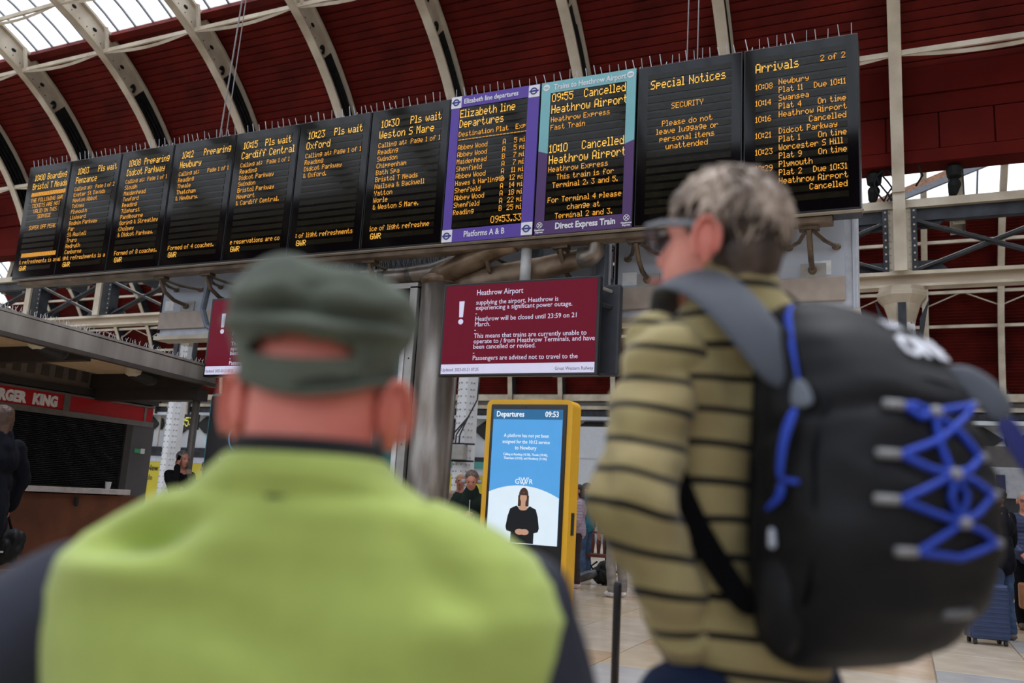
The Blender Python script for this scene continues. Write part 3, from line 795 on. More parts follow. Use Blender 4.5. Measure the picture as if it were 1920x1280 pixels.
# wire hangers
def wire(name, x, lab):
    m = MB(); m.tube([(x, 8.9, 6.25), (x + .28, 8.9, 12.6)], .012, 5); m.tube([(x + .12, 8.9, 6.25), (x + .28, 8.9, 12.6)], .008, 5)
    tag(m.build(name, mat('steel_wire', (130, 124, 124), .4, metal=.5)), lab, 'wire')
wire('hanger_wire', -9.1, 'thin steel wires rising from the fourth black panel')
m = MB(); m.tube([(-2.14, 8.9, 6.25), (-2.08, 8.9, 12.6)], .008, 5); m.tube([(-2.02, 8.9, 6.25), (-1.99, 8.9, 12.6)], .008, 5)
tag(m.build('hanger_wire', MC['steel_wire']), 'thin steel wires rising above the special notices panel', 'wire')
# tripods
PIPE = mat('brown_pipe', (108, 92, 76), .5, rgb2=(70, 58, 48), scale=6, metal=.3)
def tripod(x, lab, full=True):
    r = root('pipe_tripod', (x, 9.0, 4.2), lab, 'pipe bracket', 'pipe brackets under the board')
    MB().box(x - .1, x + .1, 8.95, 9.06, 4.225, 4.262).build('head_plate', PIPE, r)
    for s_ in (-1, 1):
        f = (x + s_ * .25 - .02, 9.56, 4.2 if s_ > 0 else 4.22)
        g = MB().tube([(x + s_ * .03, 9.0, 4.23), (x + s_ * .13, 9.28, 4.19), f], .022, 8).build('strut_pipe', PIPE, r)
        MB().ell(f, (.05, .035, .04), u=10, v=6).build('foot_boss', PIPE, g)
    c = MB().tube([(x, 8.98, 4.23), (x, 9.1, 4.06), (x - .01, 9.3, 3.98), (x - .02, 9.56, 3.96)], .03, 8).build('curved_pipe', PIPE, r)
    MB().ell((x - .02, 9.55, 3.95), (.05, .04, .05), u=10, v=6).build('foot_boss', PIPE, c)
    MB().box(x - .15, x + .12, 9.575, 9.6, 3.86, 4.03).build('wall_plate', mat('zinc_box', (165, 163, 158), .5), r)
    return r
for x, lab in ((-.84, 'brown pipe tripod under the arrivals panel'), (-2.7, 'brown pipe tripod left of the grey haired head'), (-3.62, 'brown pipe tripod right of the pole above the screen'), (-4.6, 'brown pipe tripod behind the stainless arms'), (-6.3, 'brown pipe tripod under the 10:30 panel'), (-7.3, 'brown pipe tripod behind the cap'), (-9.1, 'brown pipe tripod second from the left under the board'), (-10.0, 'leftmost brown pipe tripod under the board')):
    tripod(x, lab)
# big grey light boxes seen from behind
LBX = mat('pale_blue_grey_panel', (190, 197, 208), .45, scale=.8, rgb2=(170, 176, 188))
TAN = mat('tan_band', (170, 156, 144), .5, var=.08)
def lightbox(x0, x1, lab):
    r = root('light_box', ((x0 + x1) / 2, 9.6, 3.5), lab, 'advert box')
    MB().cbox(x0, x1, 9.62, 10.0, 3.50, 6.3, .01).build('box_shell', mat('light_frame_grey', (188, 192, 202), .45), r)
    MB().box(x0 + .06, x1 - .13, 9.6, 9.62, 3.87, 6.2).build('back_panel', LBX, r)
    MB().cbox(x0 + .06, x1 - .13, 9.56, 9.62, 3.60, 3.87, .01).build('lower_band', TAN, r)
    MB().box(x1 - .05, x1 - .03, 9.595, 9.62, 3.5, 6.2).build('corner_angle', LBX, r)
    MB().box(x0 + .03, x0 + .055, 9.59, 9.62, 3.55, 6.2).build('dark_joint', BLACKIRON, r)
    for xx in (x0 + .12, x1 - .45):
        MB().box(xx, xx + .18, 9.595, 9.601, 3.90, 4.06).build('paper_label', mat('label_paper', (228, 230, 232), .6), r)
    MB().box(x0 - .02, x1 + .02, 9.58, 9.9, 3.44, 3.5).build('bottom_rail', CREAM, r)
    return r
lightbox(-3.16, -.40, 'pale grey advert box back below the special notices and arrivals panels')
lightbox(-6.65, -3.32, 'pale grey advert box back behind the stainless arms')
lightbox(-10.62, -6.85, 'pale grey advert box back left of the green cap')
for x, lab in ((-3.24, 'dark grey upright between the two right hand advert boxes'), (-4.1, 'dark grey upright behind the pale pole'), (-6.75, 'dark grey upright between the left and middle advert boxes')):
    o = MB().cbox(x - .055, x + .055, 9.35, 9.5, 2.85, 4.4, .01).build('support_post', mat('blue_grey_steel', (96, 104, 116), .45)); tag(o, lab, 'post')
o = MB().tube([(-9.12, 9.1, 4.35), (-9.2, 9.1, 3.75), (-9.08, 9.1, 3.5), (-8.7, 9.1, 3.3)], .055, 8, flat=.6).build('bent_post', MC['blue_grey_steel']); tag(o, 'bent blue grey post dropping to the left hand red screen', 'post')

# stainless column, cone and arms
cx, cy = -5.39, 9.36
s = root('steel_column', (cx, cy, 0), 'large brushed stainless column carrying the display board', 'column')
MB().lathe([(.27, 0), (.27, .1), (.27, 3.99)], (cx, cy, 0), 32).build('shaft', SS, s, smooth=True)
MB().lathe([(.275, 3.96), (.285, 4.0), (.3, 4.03), (.25, 4.08)], (cx, cy, 0), 28).build('collar', DST, s, smooth=True)
a = MB(); a.tube([(-5.5, 9.3, 4.07), (-5.2, 9.22, 4.12), (-4.85, 9.12, 4.2), (-4.4, 9.0, 4.3), (-4.2, 8.98, 4.32)], [.14, .17, .15, .11, .10], 16, flat=.9); a.build('upper_arm', DST, s, smooth=True)
a = MB(); a.tube([(-5.3, 9.3, 3.98), (-4.9, 9.25, 3.98), (-4.4, 9.2, 4.02), (-3.9, 9.16, 4.06), (-3.45, 9.12, 4.12), (-3.3, 9.1, 4.14)], [.12, .15, .15, .145, .13, .12], 16, flat=.55, up=(0, 1, 0)); a.build('lower_arm', DST, s, smooth=True)
a = MB(); a.tube([(-3.4, 9.1, 4.13), (-3.27, 9.08, 4.13), (-3.2, 9.05, 4.18), (-3.19, 9.02, 4.28), (-3.19, 9.0, 4.34)], [.125, .125, .11, .085, .08], 16); a.build('elbow_pipe', SS, s, smooth=True)
a = MB(); a.tube([(-8.6, 9.3, 4.12), (-7, 9.3, 4.12), (-5.9, 9.3, 4.12), (-5.45, 9.28, 4.14), (-5.1, 9.2, 4.22), (-4.9, 9.1, 4.28)], [.125, .125, .125, .14, .12, .08], 16, flat=.9); a.build('cross_beam', SS, s, smooth=True)
for x in (-8.2, -7.7, -7.2, -6.7, -6.3, -5.88):
    MB().tube([(x, 9.3, 4.12), (x + .1, 9.3, 4.12)], .132, 16, flat=.9).build('dark_band', mat('dark_steel_band', (84, 80, 76), .4, metal=.5), s)
sp = MB(); x = -8.4
while x < -5.3:
    for q in range(2): sp.beam((x, 9.26, 4.22), (x + rs.uniform(-.05, .05), 9.2 + rs.uniform(-.05, .1), 4.22 + rs.uniform(.08, .15)), .005, .005)
    x += .035
tag(sp.build('bird_spike', IRON), 'fine bird spikes bristling on the stainless cross beam', 'bird spikes', kind='stuff')
o = MB().lathe([(.066, 3.78), (.066, 4.34)], (-4.07, 9.02, 0), 20).build('screen_pole', mat('pale_grey_pole', (196, 198, 200), .35), smooth=True); tag(o, 'pale grey pole joining the red screen to the board', 'pole')

# poster frame left of the column
p = root('poster_frame', (-6.2, 9.3, 0), 'grey steel poster cabinet left of the stainless column', 'poster cabinet')
FR = mat('grey_frame', (168, 166, 162), .4, var=.1, metal=.3)
MB().cbox(-7.6, -5.69, 9.3, 9.55, .0, 3.98, .01).build('cabinet_body', IRON, p)
MB().box(-5.80, -5.69, 9.24, 9.32, 0, 3.95).build('frame_upright', FR, p)
MB().box(-7.6, -7.5, 9.24, 9.32, 0, 3.95).build('frame_upright', FR, p)
MB().box(-7.6, -5.69, 9.24, 9.32, 3.93, 4.0).build('frame_head', FR, p)
MB().box(-7.5, -5.82, 9.26, 9.3, 3.28, 3.92).build('dark_screen', mat('dark_screen_glass', (14, 15, 18), .1), p)
MB().box(-7.5, -5.83, 9.26, 9.29, 2.30, 3.25).build('poster_sheet', mat('poster_paper', (222, 224, 228), .5), p)
MB().box(-7.45, -5.9, 9.255, 9.262, 2.3, 3.06).build('teal_print', mat('poster_teal', (34, 108, 112), .5), p)
k = MB()
for i in range(6): k.extr([(-6.25 + i * .06, 9.252, 3.07), (-6.2 + i * .065, 9.252, 3.07), (-6.02 + i * .02, 9.252, 3.13), (-6.04 + i * .02, 9.252, 3.13)], (0, .004, 0))
k.build('orange_tracks', mat('poster_orange', (204, 92, 48), .5), p)
words('National Rail', .09, (-5.93, 9.25, 3.15), ROT_S, BK, p, align='RIGHT', bold=.001)
MB().box(-7.5, -5.83, 9.26, 9.29, .7, 2.27).build('poster_sheet', MC['poster_paper'], p)
MB().box(-6.2, -5.9, 9.255, 9.262, 1.55, 2.24).build('teal_print', MC['poster_teal'], p)
MB().box(-6.2, -5.9, 9.255, 9.262, .8, 1.55).build('purple_print', mat('poster_purple', (66, 36, 120), .5), p)
k = MB(); rq = random.Random(5)
for i in range(14):
    for j in range(26):
        if rq.random() < .3 + .5 * i / 14: k.box(-6.62 + i * .028, -6.594 + i * .028, 9.252, 9.258, 1.1 + j * .028, 1.126 + j * .028)
tag(k.build('orange_mosaic', MC['poster_orange'], p), kind='stuff')
for z in (3.4, 3.0, 2.6, 2.3, 1.9): MB().ell((-5.745, 9.24, z), (.012, .006, .012), u=8, v=5).build('bolt', IRON, p)
# ------------------------------------------------------------------ red message screens
REDS = glow('screen_crimson', (100, 4, 32), 1.12)
SCW = glow('screen_white', (208, 206, 232), 1.12)
SCI = glow('screen_ink', (86, 84, 104), .8)
BEZ = mat('screen_bezel', (20, 20, 24), .3)
def tvscreen(x0, x1, z0, z1, y, lab):
    r = root('message_screen', ((x0 + x1) / 2, y, z0), lab, 'screen', 'crimson message screens')
    MB().cbox(x0, x1, y, y + .09, z0, z1, .012).build('housing', BEZ, r)
    MB().box(x0 + .035, x1 - .035, y - .003, y, z0 + .03, z1 - .03).build('display', REDS, r)
    MB().box(x0 + .035, x1 - .035, y - .005, y - .003, z0 + .03, z0 + .145).build('footer_strip', SCW, r)
    W = x1 - x0; H = z1 - z0; yt = y - .008
    e = MB(); e.extr([(x0 + .225, yt, z1 - .225), (x0 + .295, yt, z1 - .225), (x0 + .285, yt, z1 - .42), (x0 + .235, yt, z1 - .42)], (0, .003, 0)); disc(e, (x0 + .26, z1 - .475), .033, yt)
    e.build('exclamation_mark', SCW, r)
    words('Heathrow Airport', .098, (x0 + .45, yt, z1 - .16), ROT_S, SCW, r, ext=.001, sx=.83)
    for i, s_ in enumerate(('supplying the airport, Heathrow is', 'experiencing a significant power outage.', '-', 'Heathrow will be closed until 23:59 on 21', 'March.', '-', 'This means that trains are currently unable to', 'operate to / from Heathrow Terminals, and have', 'been cancelled or revised.', '-', 'Passengers are advised not to travel to the')):
        z = z1 - (.275, .34, .405, .475, .54, .605, .68, .745, .81, .88, .945)[i]
        words(s_, .080, (x0 + .45, yt, z), ROT_S, SCW, r, ext=.001, sx=.95)
    words('Updated: 2025-03-21 07:25', .056, (x0 + .045, yt, z0 + .06), ROT_S, SCI, r, ext=.001, sx=.8)
    words('Great Western Railway', .056, (x1 - .045, yt, z0 + .06), ROT_S, SCI, r, ext=.001, sx=.85, align='RIGHT')
    b = MB(); b.cbox(x1 - .7, x1 + .14, y + .3, y + .42, z0 + .04, z1 - .03, .03); q = b.build('rear_housing', mat('charcoal_housing', (48, 52, 60), .5), r)
    MB().tube([(x1 - .02, y + .1, z1 - .12), (x1 + .03, y + .3, z1 - .12)], .02, 6).build('mount_arm', FR, r)
    MB().tube([(x1 - .02, y + .1, z1 - .32), (x1 + .03, y + .3, z1 - .3)], .03, 6).build('mount_arm', IRON, r)
    return r
tvscreen(-5.04, -3.04, 2.685, 3.82, 8.8, 'crimson Heathrow message screen right of the stainless column')
tvscreen(-8.75, -6.75, 2.715, 3.82, 8.8, 'crimson message screen half hidden behind the green cap')

# ------------------------------------------------------------------ yellow sided information screen
KX0, KX1, KY = -3.27, -2.48, 6.6
YE = mat('signal_yellow', (226, 172, 26), .4, var=.06, scale=2)
k = root('information_kiosk', ((KX0 + KX1) / 2, KY + .1, 0), 'tall yellow sided information screen on the concourse floor', 'kiosk')
b = bmesh.new()
bmesh.ops.create_cube(b, size=1)
for v in b.verts: v.co = Vector(((KX0 + KX1) / 2 + v.co.x * (KX1 - KX0), KY + .10 + v.co.y * .2, 1.06 + v.co.z * 2.12))
bmesh.ops.bevel(b, geom=[e for e in b.edges if abs(e.verts[0].co.x - e.verts[1].co.x) < .01 and abs(e.verts[0].co.z - e.verts[1].co.z) < .01 and e.verts[0].co.z > 1], offset=.055, segments=5, affect='EDGES', profile=.5)
MB().bm(b).build('yellow_casing', YE, k)
MB().cbox(KX0 + .045, KX1 - .045, KY - .012, KY + .01, .06, 2.08, .01).build('black_front', mat('kiosk_black', (22, 22, 24), .25), k)
DX0, DX1, DZ0, DZ1 = -3.195, -2.56, .93, 2.035
DW, DH = DX1 - DX0, DZ1 - DZ0
sc = MB().box(DX0, DX1, KY - .016, KY - .012, DZ0, DZ1).build('display', glow('kiosk_blue', (86, 162, 226), 1.12), k)
MB().box(DX0, DX1, KY - .019, KY - .016, DZ1 - .085, DZ1).build('header_band', glow('kiosk_header', (52, 112, 160), 1.0), k)
ys = KY - .022
def seg(mb, cx, cz, rx, rz, y, n=28, yt=.002): mb.extr([(cx + rx * math.cos(2 * pi * i / n), y, cz + rz * math.sin(2 * pi * i / n)) for i in range(n)], (0, yt, 0))
# white lower area with an arched top
top = []
for i in range(25):
    u = i / 24; top.append((DX0 + DW * u, ys + .003, DZ0 + .47 - .30 * (u - .45) ** 2))
mb = MB(); mb.extr([(DX1, ys + .003, DZ0), (DX0, ys + .003, DZ0)] + top, (0, .002, 0)); mb.build('pale_panel', glow('kiosk_pale', (222, 238, 250), 1.12), k)
KW = glow('kiosk_white', (240, 248, 255), 1.12)
words('Departures', .066, (DX0 + .03, ys, DZ1 - .062), ROT_S, KW, k, ext=.001, sx=.85, bold=.001)
words('09:53', .066, (DX1 - .03, ys, DZ1 - .062), ROT_S, KW, k, ext=.001, sx=.85, bold=.001, align='RIGHT')
xc = (DX0 + DX1) / 2
for i, (s_, sz) in enumerate((('A platform has not yet been', .042), ('assigned for the 10:12 service', .042), ('to Newbury', .046), ('Calling at Reading (10:38), Theale (10:46),', .028), ('Thatcham (10:50), and Newbury (11:06)', .028))):
    words(s_, sz, (xc, ys, DZ1 - (.235, .287, .338, .388, .42)[i]), ROT_S, KW, k, ext=.001, sx=.86, align='CENTER')
words('G', .058, (xc - .082, ys, DZ1 - .622), ROT_S, KW, k, ext=.001); words('R', .058, (xc + .046, ys, DZ1 - .62), ROT_S, KW, k, ext=.001)
mb = MB()
for a, b2 in (((-.045, .055), (-.022, 0)), ((-.022, 0), (0, .055)), ((0, .055), (.022, 0)), ((.022, 0), (.042, .055)), ((-.03, .055), (0, -.006)), ((0, -.006), (.03, .055))):
    mb.beam((xc + a[0], ys, DZ1 - .622 + a[1]), (xc + b2[0], ys, DZ1 - .622 + b2[1]), .003, .007, (0, 1, 0))
mb.build('crossed_w_logo', KW, k)
words('Sign Language', .062, (xc + .02, ys + .006, .78), ROT_S, mat('kiosk_grey_print', (190, 190, 190), .5), k, align='CENTER', ext=.001, sx=.85)
words('Information', .062, (xc + .02, ys + .006, .69), ROT_S, MC['kiosk_grey_print'], k, align='CENTER', ext=.001, sx=.85)
# signer shown on the display, flat print
cx = xc + .005; yb = ys + .001
SB = glow('signer_black', (24, 28, 32), 1.0); SK = glow('signer_skin', (204, 158, 132), 1.0); SH = glow('signer_hair', (74, 52, 44), 1.0)
m1 = MB(); m1.extr([(cx - .1, yb, DZ0 + .005), (cx + .105, yb, DZ0 + .005), (cx + .105, yb, DZ0 + .09), (cx + .14, yb, DZ0 + .1), (cx + .15, yb, DZ0 + .13), (cx + .135, yb, DZ0 + .22), (cx + .115, yb, DZ0 + .28), (cx + .06, yb, DZ0 + .305), (cx + .035, yb, DZ0 + .285), (cx, yb, DZ0 + .27), (cx - .035, yb, DZ0 + .285), (cx - .06, yb, DZ0 + .305), (cx - .115, yb, DZ0 + .28), (cx - .135, yb, DZ0 + .22), (cx - .15, yb, DZ0 + .13), (cx - .14, yb, DZ0 + .1), (cx - .1, yb, DZ0 + .09)], (0, .002, 0))
sg = m1.build('signer_picture', SB, k)
m1 = MB(); seg(m1, cx, DZ0 + .395, .042, .058, yb); m1.box(cx - .046, cx + .046, yb, yb + .002, DZ0 + .30, DZ0 + .39); m1.build('signer_picture_hair', SH, sg)
m1 = MB(); m1.box(cx - .048, cx - .03, yb - .001, yb + .001, DZ0 + .30, DZ0 + .39); m1.box(cx + .03, cx + .048, yb - .001, yb + .001, DZ0 + .30, DZ0 + .39); m1.build('signer_picture_hair', SH, sg)
m1 = MB(); seg(m1, cx, DZ0 + .372, .03, .042, yb - .002); m1.box(cx - .02, cx + .02, yb - .002, yb, DZ0 + .28, DZ0 + .34); seg(m1, cx, DZ0 + .288, .04, .02, yb - .002); m1.build('signer_picture_face', SK, sg)
m1 = MB(); m1.box(cx - .032, cx + .032, yb - .004, yb - .002, DZ0 + .392, DZ0 + .412); m1.build('signer_picture_fringe', SH, sg)
m1 = MB(); seg(m1, cx - .02, DZ0 + .095, .04, .024, yb - .003); seg(m1, cx + .022, DZ0 + .095, .04, .024, yb - .003); m1.build('signer_picture_hands', SK, sg)
# side handle, screws and hatch line
MB().box(KX1 - .002, KX1 + .006, KY + .07, KY + .13, 1.02, 1.20).build('side_vent', BLK, k)
for z in (.42, .44): MB().box(KX1 - .002, KX1 + .004, KY + .02, KY + .18, z, z + .004).build('hatch_seam', mat('seam_brown', (120, 84, 20), .6), k)
MB().ell((xc - .02, KY - .013, 2.058), (.006, .004, .006), u=8, v=5).build('camera_lens', BLK, k)

# black information totem with teal edge
t = root('information_totem', (-7.3, 8.0, 0), 'black information totem with a teal edge behind the capped head', 'totem')
b = bmesh.new(); bmesh.ops.create_cube(b, size=1)
for v in b.verts: v.co = Vector((-7.28 + v.co.x * .95, 8.06 + v.co.y * .14, 1.185 + v.co.z * 2.37))
bmesh.ops.bevel(b, geom=[e for e in b.edges if abs(e.verts[0].co.x - e.verts[1].co.x) < .01 and abs(e.verts[0].co.z - e.verts[1].co.z) < .01 and e.verts[0].co.z > 1], offset=.07, segments=4, affect='EDGES', profile=.5)
MB().bm(b).build('teal_casing', mat('totem_teal', (42, 120, 136), .4), t)
MB().cbox(-7.735, -6.83, 7.975, 8.0, .05, 2.34, .01).build('black_front', mat('kiosk_black', (22, 22, 24), .25), t)
mb = MB(); ring(mb, (-7.2, 1.84), .17, .19, 7.965, 32); mb.build('ring_symbol', mat('ring_blue', (96, 170, 206), .5), t)
words('i', .26, (-7.235, 7.965, 1.75), ROT_S, WHT, t, bold=.006)
words('INFORMATION', .082, (-7.50, 7.965, 1.545), ROT_S, mat('totem_print', (170, 172, 176), .5), t, sx=.9)

# ------------------------------------------------------------------ burger counter with canopy
BX = -11.0
bk = root('burger_counter', (BX, 8, 0), 'closed burger counter with red sign, black shutter and white counter', 'kiosk')
RED = mat('sign_red', (178, 14, 24), .4, var=.06)
ALU = mat('aluminium_trim', (128, 124, 122), .4, metal=.5)
DK = mat('dark_interior', (40, 38, 38), .6)
MB().box(-13.4, BX - .02, 4.2, 10.2, 0, 1.02).build('lower_body', mat('brown_counter_front', (124, 72, 46), .55, scale=2, rgb2=(96, 54, 34)), bk)
MB().cbox(BX - .12, BX + .14, 4.2, 9.75, 1.04, 1.12, .008).build('counter_top', mat('white_counter', (206, 200, 200), .4), bk)
MB().box(-13.4, BX - .1, 4.2, 10.2, 2.12, 3.2).build('upper_body', mat('bulkhead_taupe', (120, 108, 100), .6, var=.1), bk)
MB().box(-13.4, -12.6, 4.2, 10.2, 1.02, 2.12).build('inner_wall', DK, bk)
n = 40
for i in range(n):
    z = 1.12 + i * (1.04 / n)
    MB().extr([(BX - .09, 4.3, z), (BX - .06, 4.3, z + .009), (BX - .06, 4.3, z + .018), (BX - .09, 4.3, z + .0255)], (0, 5.35, 0)).build('shutter_slat', mat('shutter_black', (26, 27, 32), .42, var=.15), bk)
MB().box(BX - .1, BX - .02, 4.2, 10.16, 2.12, 2.2).build('sign_rail', ALU, bk)
MB().box(BX - .1, BX - .02, 4.2, 10.16, 2.425, 2.45).build('sign_rail', ALU, bk)
for y0, y1 in ((4.25, 6.1), (6.16, 8.5), (8.6, 9.96), (10.0, 10.14)):
    MB().box(BX - .08, BX - .04, y0, y1, 2.2, 2.425).build('sign_panel', RED, bk)
for y0, y1 in ((6.1, 6.16), (8.5, 8.6), (9.96, 10.0)):
    MB().box(BX - .09, BX - .025, y0, y1, 2.18, 2.44).build('sign_divider', ALU, bk)
words('KING', .20, (BX - .035, 8.40, 2.24), ROT_E, mat('sign_white', (236, 236, 240), .4), bk, bold=.012, ext=.006, sx=.80, align='RIGHT'); words('BURGER', .20, (BX - .035, 7.90, 2.24), ROT_E, MC['sign_white'], bk, bold=.012, ext=.006, sx=.80, align='RIGHT')
MB().box(BX - .12, BX - .03, 9.66, 9.78, 0.9, 2.12).build('shutter_guide', mat('dark_guide', (58, 56, 56), .5), bk)
MB().box(-13.4, BX - .03, 9.78, 10.2, 0, 2.12).build('end_panel', mat('dull_steel', (104, 104, 106), .4, metal=.5, scale=2), bk)
MB().box(BX - .03, BX - .02, 9.86, 9.98, 1.70, 1.76).build('green_sticker', mat('sticker_green', (70, 170, 120), .5), bk)
MB().box(BX - .03, BX - .02, 9.98, 10.06, 1.69, 1.77).build('white_sticker', WHT, bk)
for i in range(26):
    y = 4.6 + i * .22
    MB().box(BX - .11, BX - .09, y, y + .12, 2.66, 2.82).build('vent_slot', mat('vent_dark', (78, 70, 66), .6), bk)
MB().box(BX - .1, BX - .0, 4.2, 10.2, 2.47, 2.56).build('shade_rail', DK, bk)
MB().cap((BX + .03, 8.9, .88), (BX + .03, 8.9, .96), .03, .03, 8).build('bag_hook', BLK, bk)
cp = MB(); cp.lathe([(.035, 0), (.045, .10), (.047, .105)], (BX + .02, 9.42, 1.12), 14)
tag(cp.build('paper_cup', mat('cup_white', (226, 226, 228), .5)), 'small white paper cup on the burger counter', 'cup')

cn = root('canopy', (-9.5, 7, 2.8), 'grey metal canopy projecting above the burger counter', 'canopy')
ZNC = mat('weathered_zinc', (158, 154, 148), .6, scale=3, rgb2=(124, 118, 112), stretch=(1, 1, .3))
fa = MB(); fa.extr([(-9.0, 3.2, 2.86), (-9.0, 9.25, 2.67), (-9.0, 9.25, 2.88), (-9.0, 3.2, 3.1)], (.06, 0, 0)); fa.build('fascia', ZNC, cn)
fa = MB(); fa.extr([(-9.0, 3.2, 2.82), (-9.0, 9.25, 2.63), (-9.0, 9.25, 2.68), (-9.0, 3.2, 2.87)], (.1, 0, 0)); fa.build('lower_lip', mat('dark_lip', (72, 66, 62), .5), cn)
fa = MB(); fa.extr([(-13.4, 3.2, 3.1), (-8.94, 3.2, 3.1), (-8.94, 9.25, 2.9), (-13.4, 9.25, 2.9)], (0, 0, .03)); fa.build('roof_sheet', ZNC, cn)
TSL = mat('tan_soffit', (222, 194, 156), .6, var=.1)
for bay in ((4.0, 5.5), (5.6, 7.1), (7.2, 8.9)):
    for i in range(14):
        x = -9.12 - i * .13
        z = 2.97 - (bay[0] - 3.2) * .031
        z2 = 2.97 - (bay[1] - 3.2) * .031
        MB().extr([(x, bay[0], z), (x - .115, bay[0], z), (x - .115, bay[1], z2), (x, bay[1], z2)], (0, 0, .015)).build('soffit_slat', TSL, cn)
for y in (3.95, 5.55, 7.15, 9.0):
    z = 2.9 - (y - 3.2) * .031
    MB().box(-11.1, -9.0, y - .06, y + .06, z - .12, z + .08).build('cross_beam', mat('dark_brown_beam', (50, 44, 42), .6), cn)
MB().box(-11.1, -9.0, 9.0, 9.2, 2.42, 2.6).build('end_beam', MC['dark_brown_beam'], cn)
MB().lathe([(.052, 0), (.052, 2.62)], (-9.08, 9.08, 0), 16).build('corner_post', mat('canopy_post', (92, 88, 84), .45), cn, smooth=True)
MB().lathe([(.055, 1.40), (.055, 1.46)], (-9.08, 9.08, 0), 16).build('tape_band', mat('masking_tape', (176, 150, 130), .6), cn)
for x, y, lab in ((-9.18, 6.72, 'black spotlight with pale base under the canopy, nearer one'), (-9.5, 8.4, 'black spotlight with pale base under the canopy, farther one')):
    z = 2.97 - (y - 3.2) * .031
    r = root('spotlight', (x, y, z), lab, 'spotlight')
    MB().lathe([(.10, -.0), (.12, -.04), (.11, -.13), (.06, -.16)], (x, y - .1, z), 16).build('pale_base', CREAM, r)
    MB().cap((x, y - .05, z - .1), (x + .08, y + .12, z - .14), .10, .115, 14).build('lamp_head', BLK, r)
    MB().ell((x, y + .35, z - .01), (.06, .06, .02)).build('ceiling_disc', WHT, r)
sp = MB()
for i in range(70):
    y = 4.3 + i * .07; z = 3.1 - (y - 3.2) * .036
    for s_ in (-1, 1): sp.beam((-9.0, y, z), (-9.0 + s_ * .04, y + rs.uniform(-.03, .03), z + .11), .005, .005)
tag(sp.build('bird_spike', SPIKE), 'row of bird spikes along the canopy edge', 'bird spikes', kind='stuff')
cabl = MB(); cabl.tube([(-10.6, 11.5, 3.9), (-9.2, 10.6, 3.2)], .02, 5); cabl.tube([(-10.1, 11.2, 3.6), (-9.8, 11.4, 4.3)], .015, 5)
tag(cabl.build('stay_cable', WHITEP), 'white stay cable slanting above the canopy end', 'cable')

# ------------------------------------------------------------------ floor things
p = root('barrier_post', (-1.24, 4.0, 0), 'slim black post with rounded top beside the striped sleeve', 'post')
MB().lathe([(.019, .02), (.019, .9), (.016, .915), (.008, .92)], (-1.24, 4.0, 0), 16).build('pole', mat('black_pole', (36, 36, 38), .25, metal=.4), p, smooth=True)
MB().lathe([(.17, 0), (.17, .015), (.05, .04), (.02, .05)], (-1.24, 4.0, 0), 28).build('base', MC['black_pole'], p, smooth=True)
cp = root('takeaway_cup', (-4.06, 13.05, 0), 'tall cream cup with orange lid standing on the floor', 'cup')
MB().lathe([(.045, 0), (.06, .24)], (-4.06, 13.05, 0), 16).build('cup_body', mat('cup_cream', (232, 226, 214), .5), cp, smooth=True)
MB().lathe([(.066, .24), (.066, .265), (.055, .28)], (-4.06, 13.05, 0), 16).build('lid', mat('lid_orange', (220, 170, 110), .5), cp)
bn = root('slatted_bench', (-4.5, 15.4, 0), 'reddish slatted wooden bench with white top rail behind the teal fleece', 'bench')
WD = mat('red_brown_wood', (124, 66, 48), .5, scale=4, rgb2=(90, 44, 34))
for i in range(13):
    x = -5.35 + i * .12
    for z0, z1 in ((.42, .78), (.83, 1.14)): MB().lathe([(.03, z0), (.045, (z0 + z1) / 2), (.03, z1)], (x, 15.6, 0), 8).build('spindle', WD, bn)
for z in (.40, .805, 1.16): MB().box(-5.5, -3.8, 15.56, 15.64, z - .02, z + .02).build('rail', CREAM if z > 1 else WD, bn)
MB().box(-5.5, -3.8, 15.1, 15.55, .38, .43).build('seat', WD, bn)
for x in (-5.45, -3.85):
    MB().box(x - .04, x + .04, 15.1, 15.64, 0, .4).build('leg', BLACKIRON, bn)
MB().box(-5.08, -5.0, 15.54, 15.6, .0, 1.2).build('leg', BLACKIRON, bn)
# ------------------------------------------------------------------ figures
def fuse(mb, voxel=.012, sm=4, disp=None):
    """union of closed blobs into one continuous surface"""
    me = bpy.data.meshes.new('tmp'); me.from_pydata(mb.v, [], mb.f); me.update()
    o = bpy.data.objects.new('tmp', me); COL.objects.link(o)
    a = o.modifiers.new('r', 'REMESH'); a.mode = 'VOXEL'; a.voxel_size = voxel
    if sm: b = o.modifiers.new('s', 'SMOOTH'); b.iterations = sm; b.factor = .6
    dg = bpy.context.evaluated_depsgraph_get(); ev = o.evaluated_get(dg); m2 = ev.to_mesh()
    out = MB(); out.v = [tuple(v.co) for v in m2.vertices]; out.f = [tuple(p.vertices) for p in m2.polygons]
    if disp:
        nn = [v.normal.copy() for v in m2.vertices]
        out.v = [tuple(Vector(v) + n * disp(Vector(v), n)) for v, n in zip(out.v, nn)]
    ev.to_mesh_clear(); bpy.data.objects.remove(o); bpy.data.meshes.remove(me)
    return out
def fold(sc, amt, ax=(1, 1, .5)):
    def f(p, n):
        q = Vector((p.x * sc * ax[0], p.y * sc * ax[1], p.z * sc * ax[2]))
        return amt * (abs(noise.noise(q)) * 2 - .5) + amt * .4 * noise.noise(q * 2.7)
    return f
SKIN = mat('skin_rosy', (196, 138, 118), .5, scale=6, rgb2=(176, 112, 94), spec=.3)
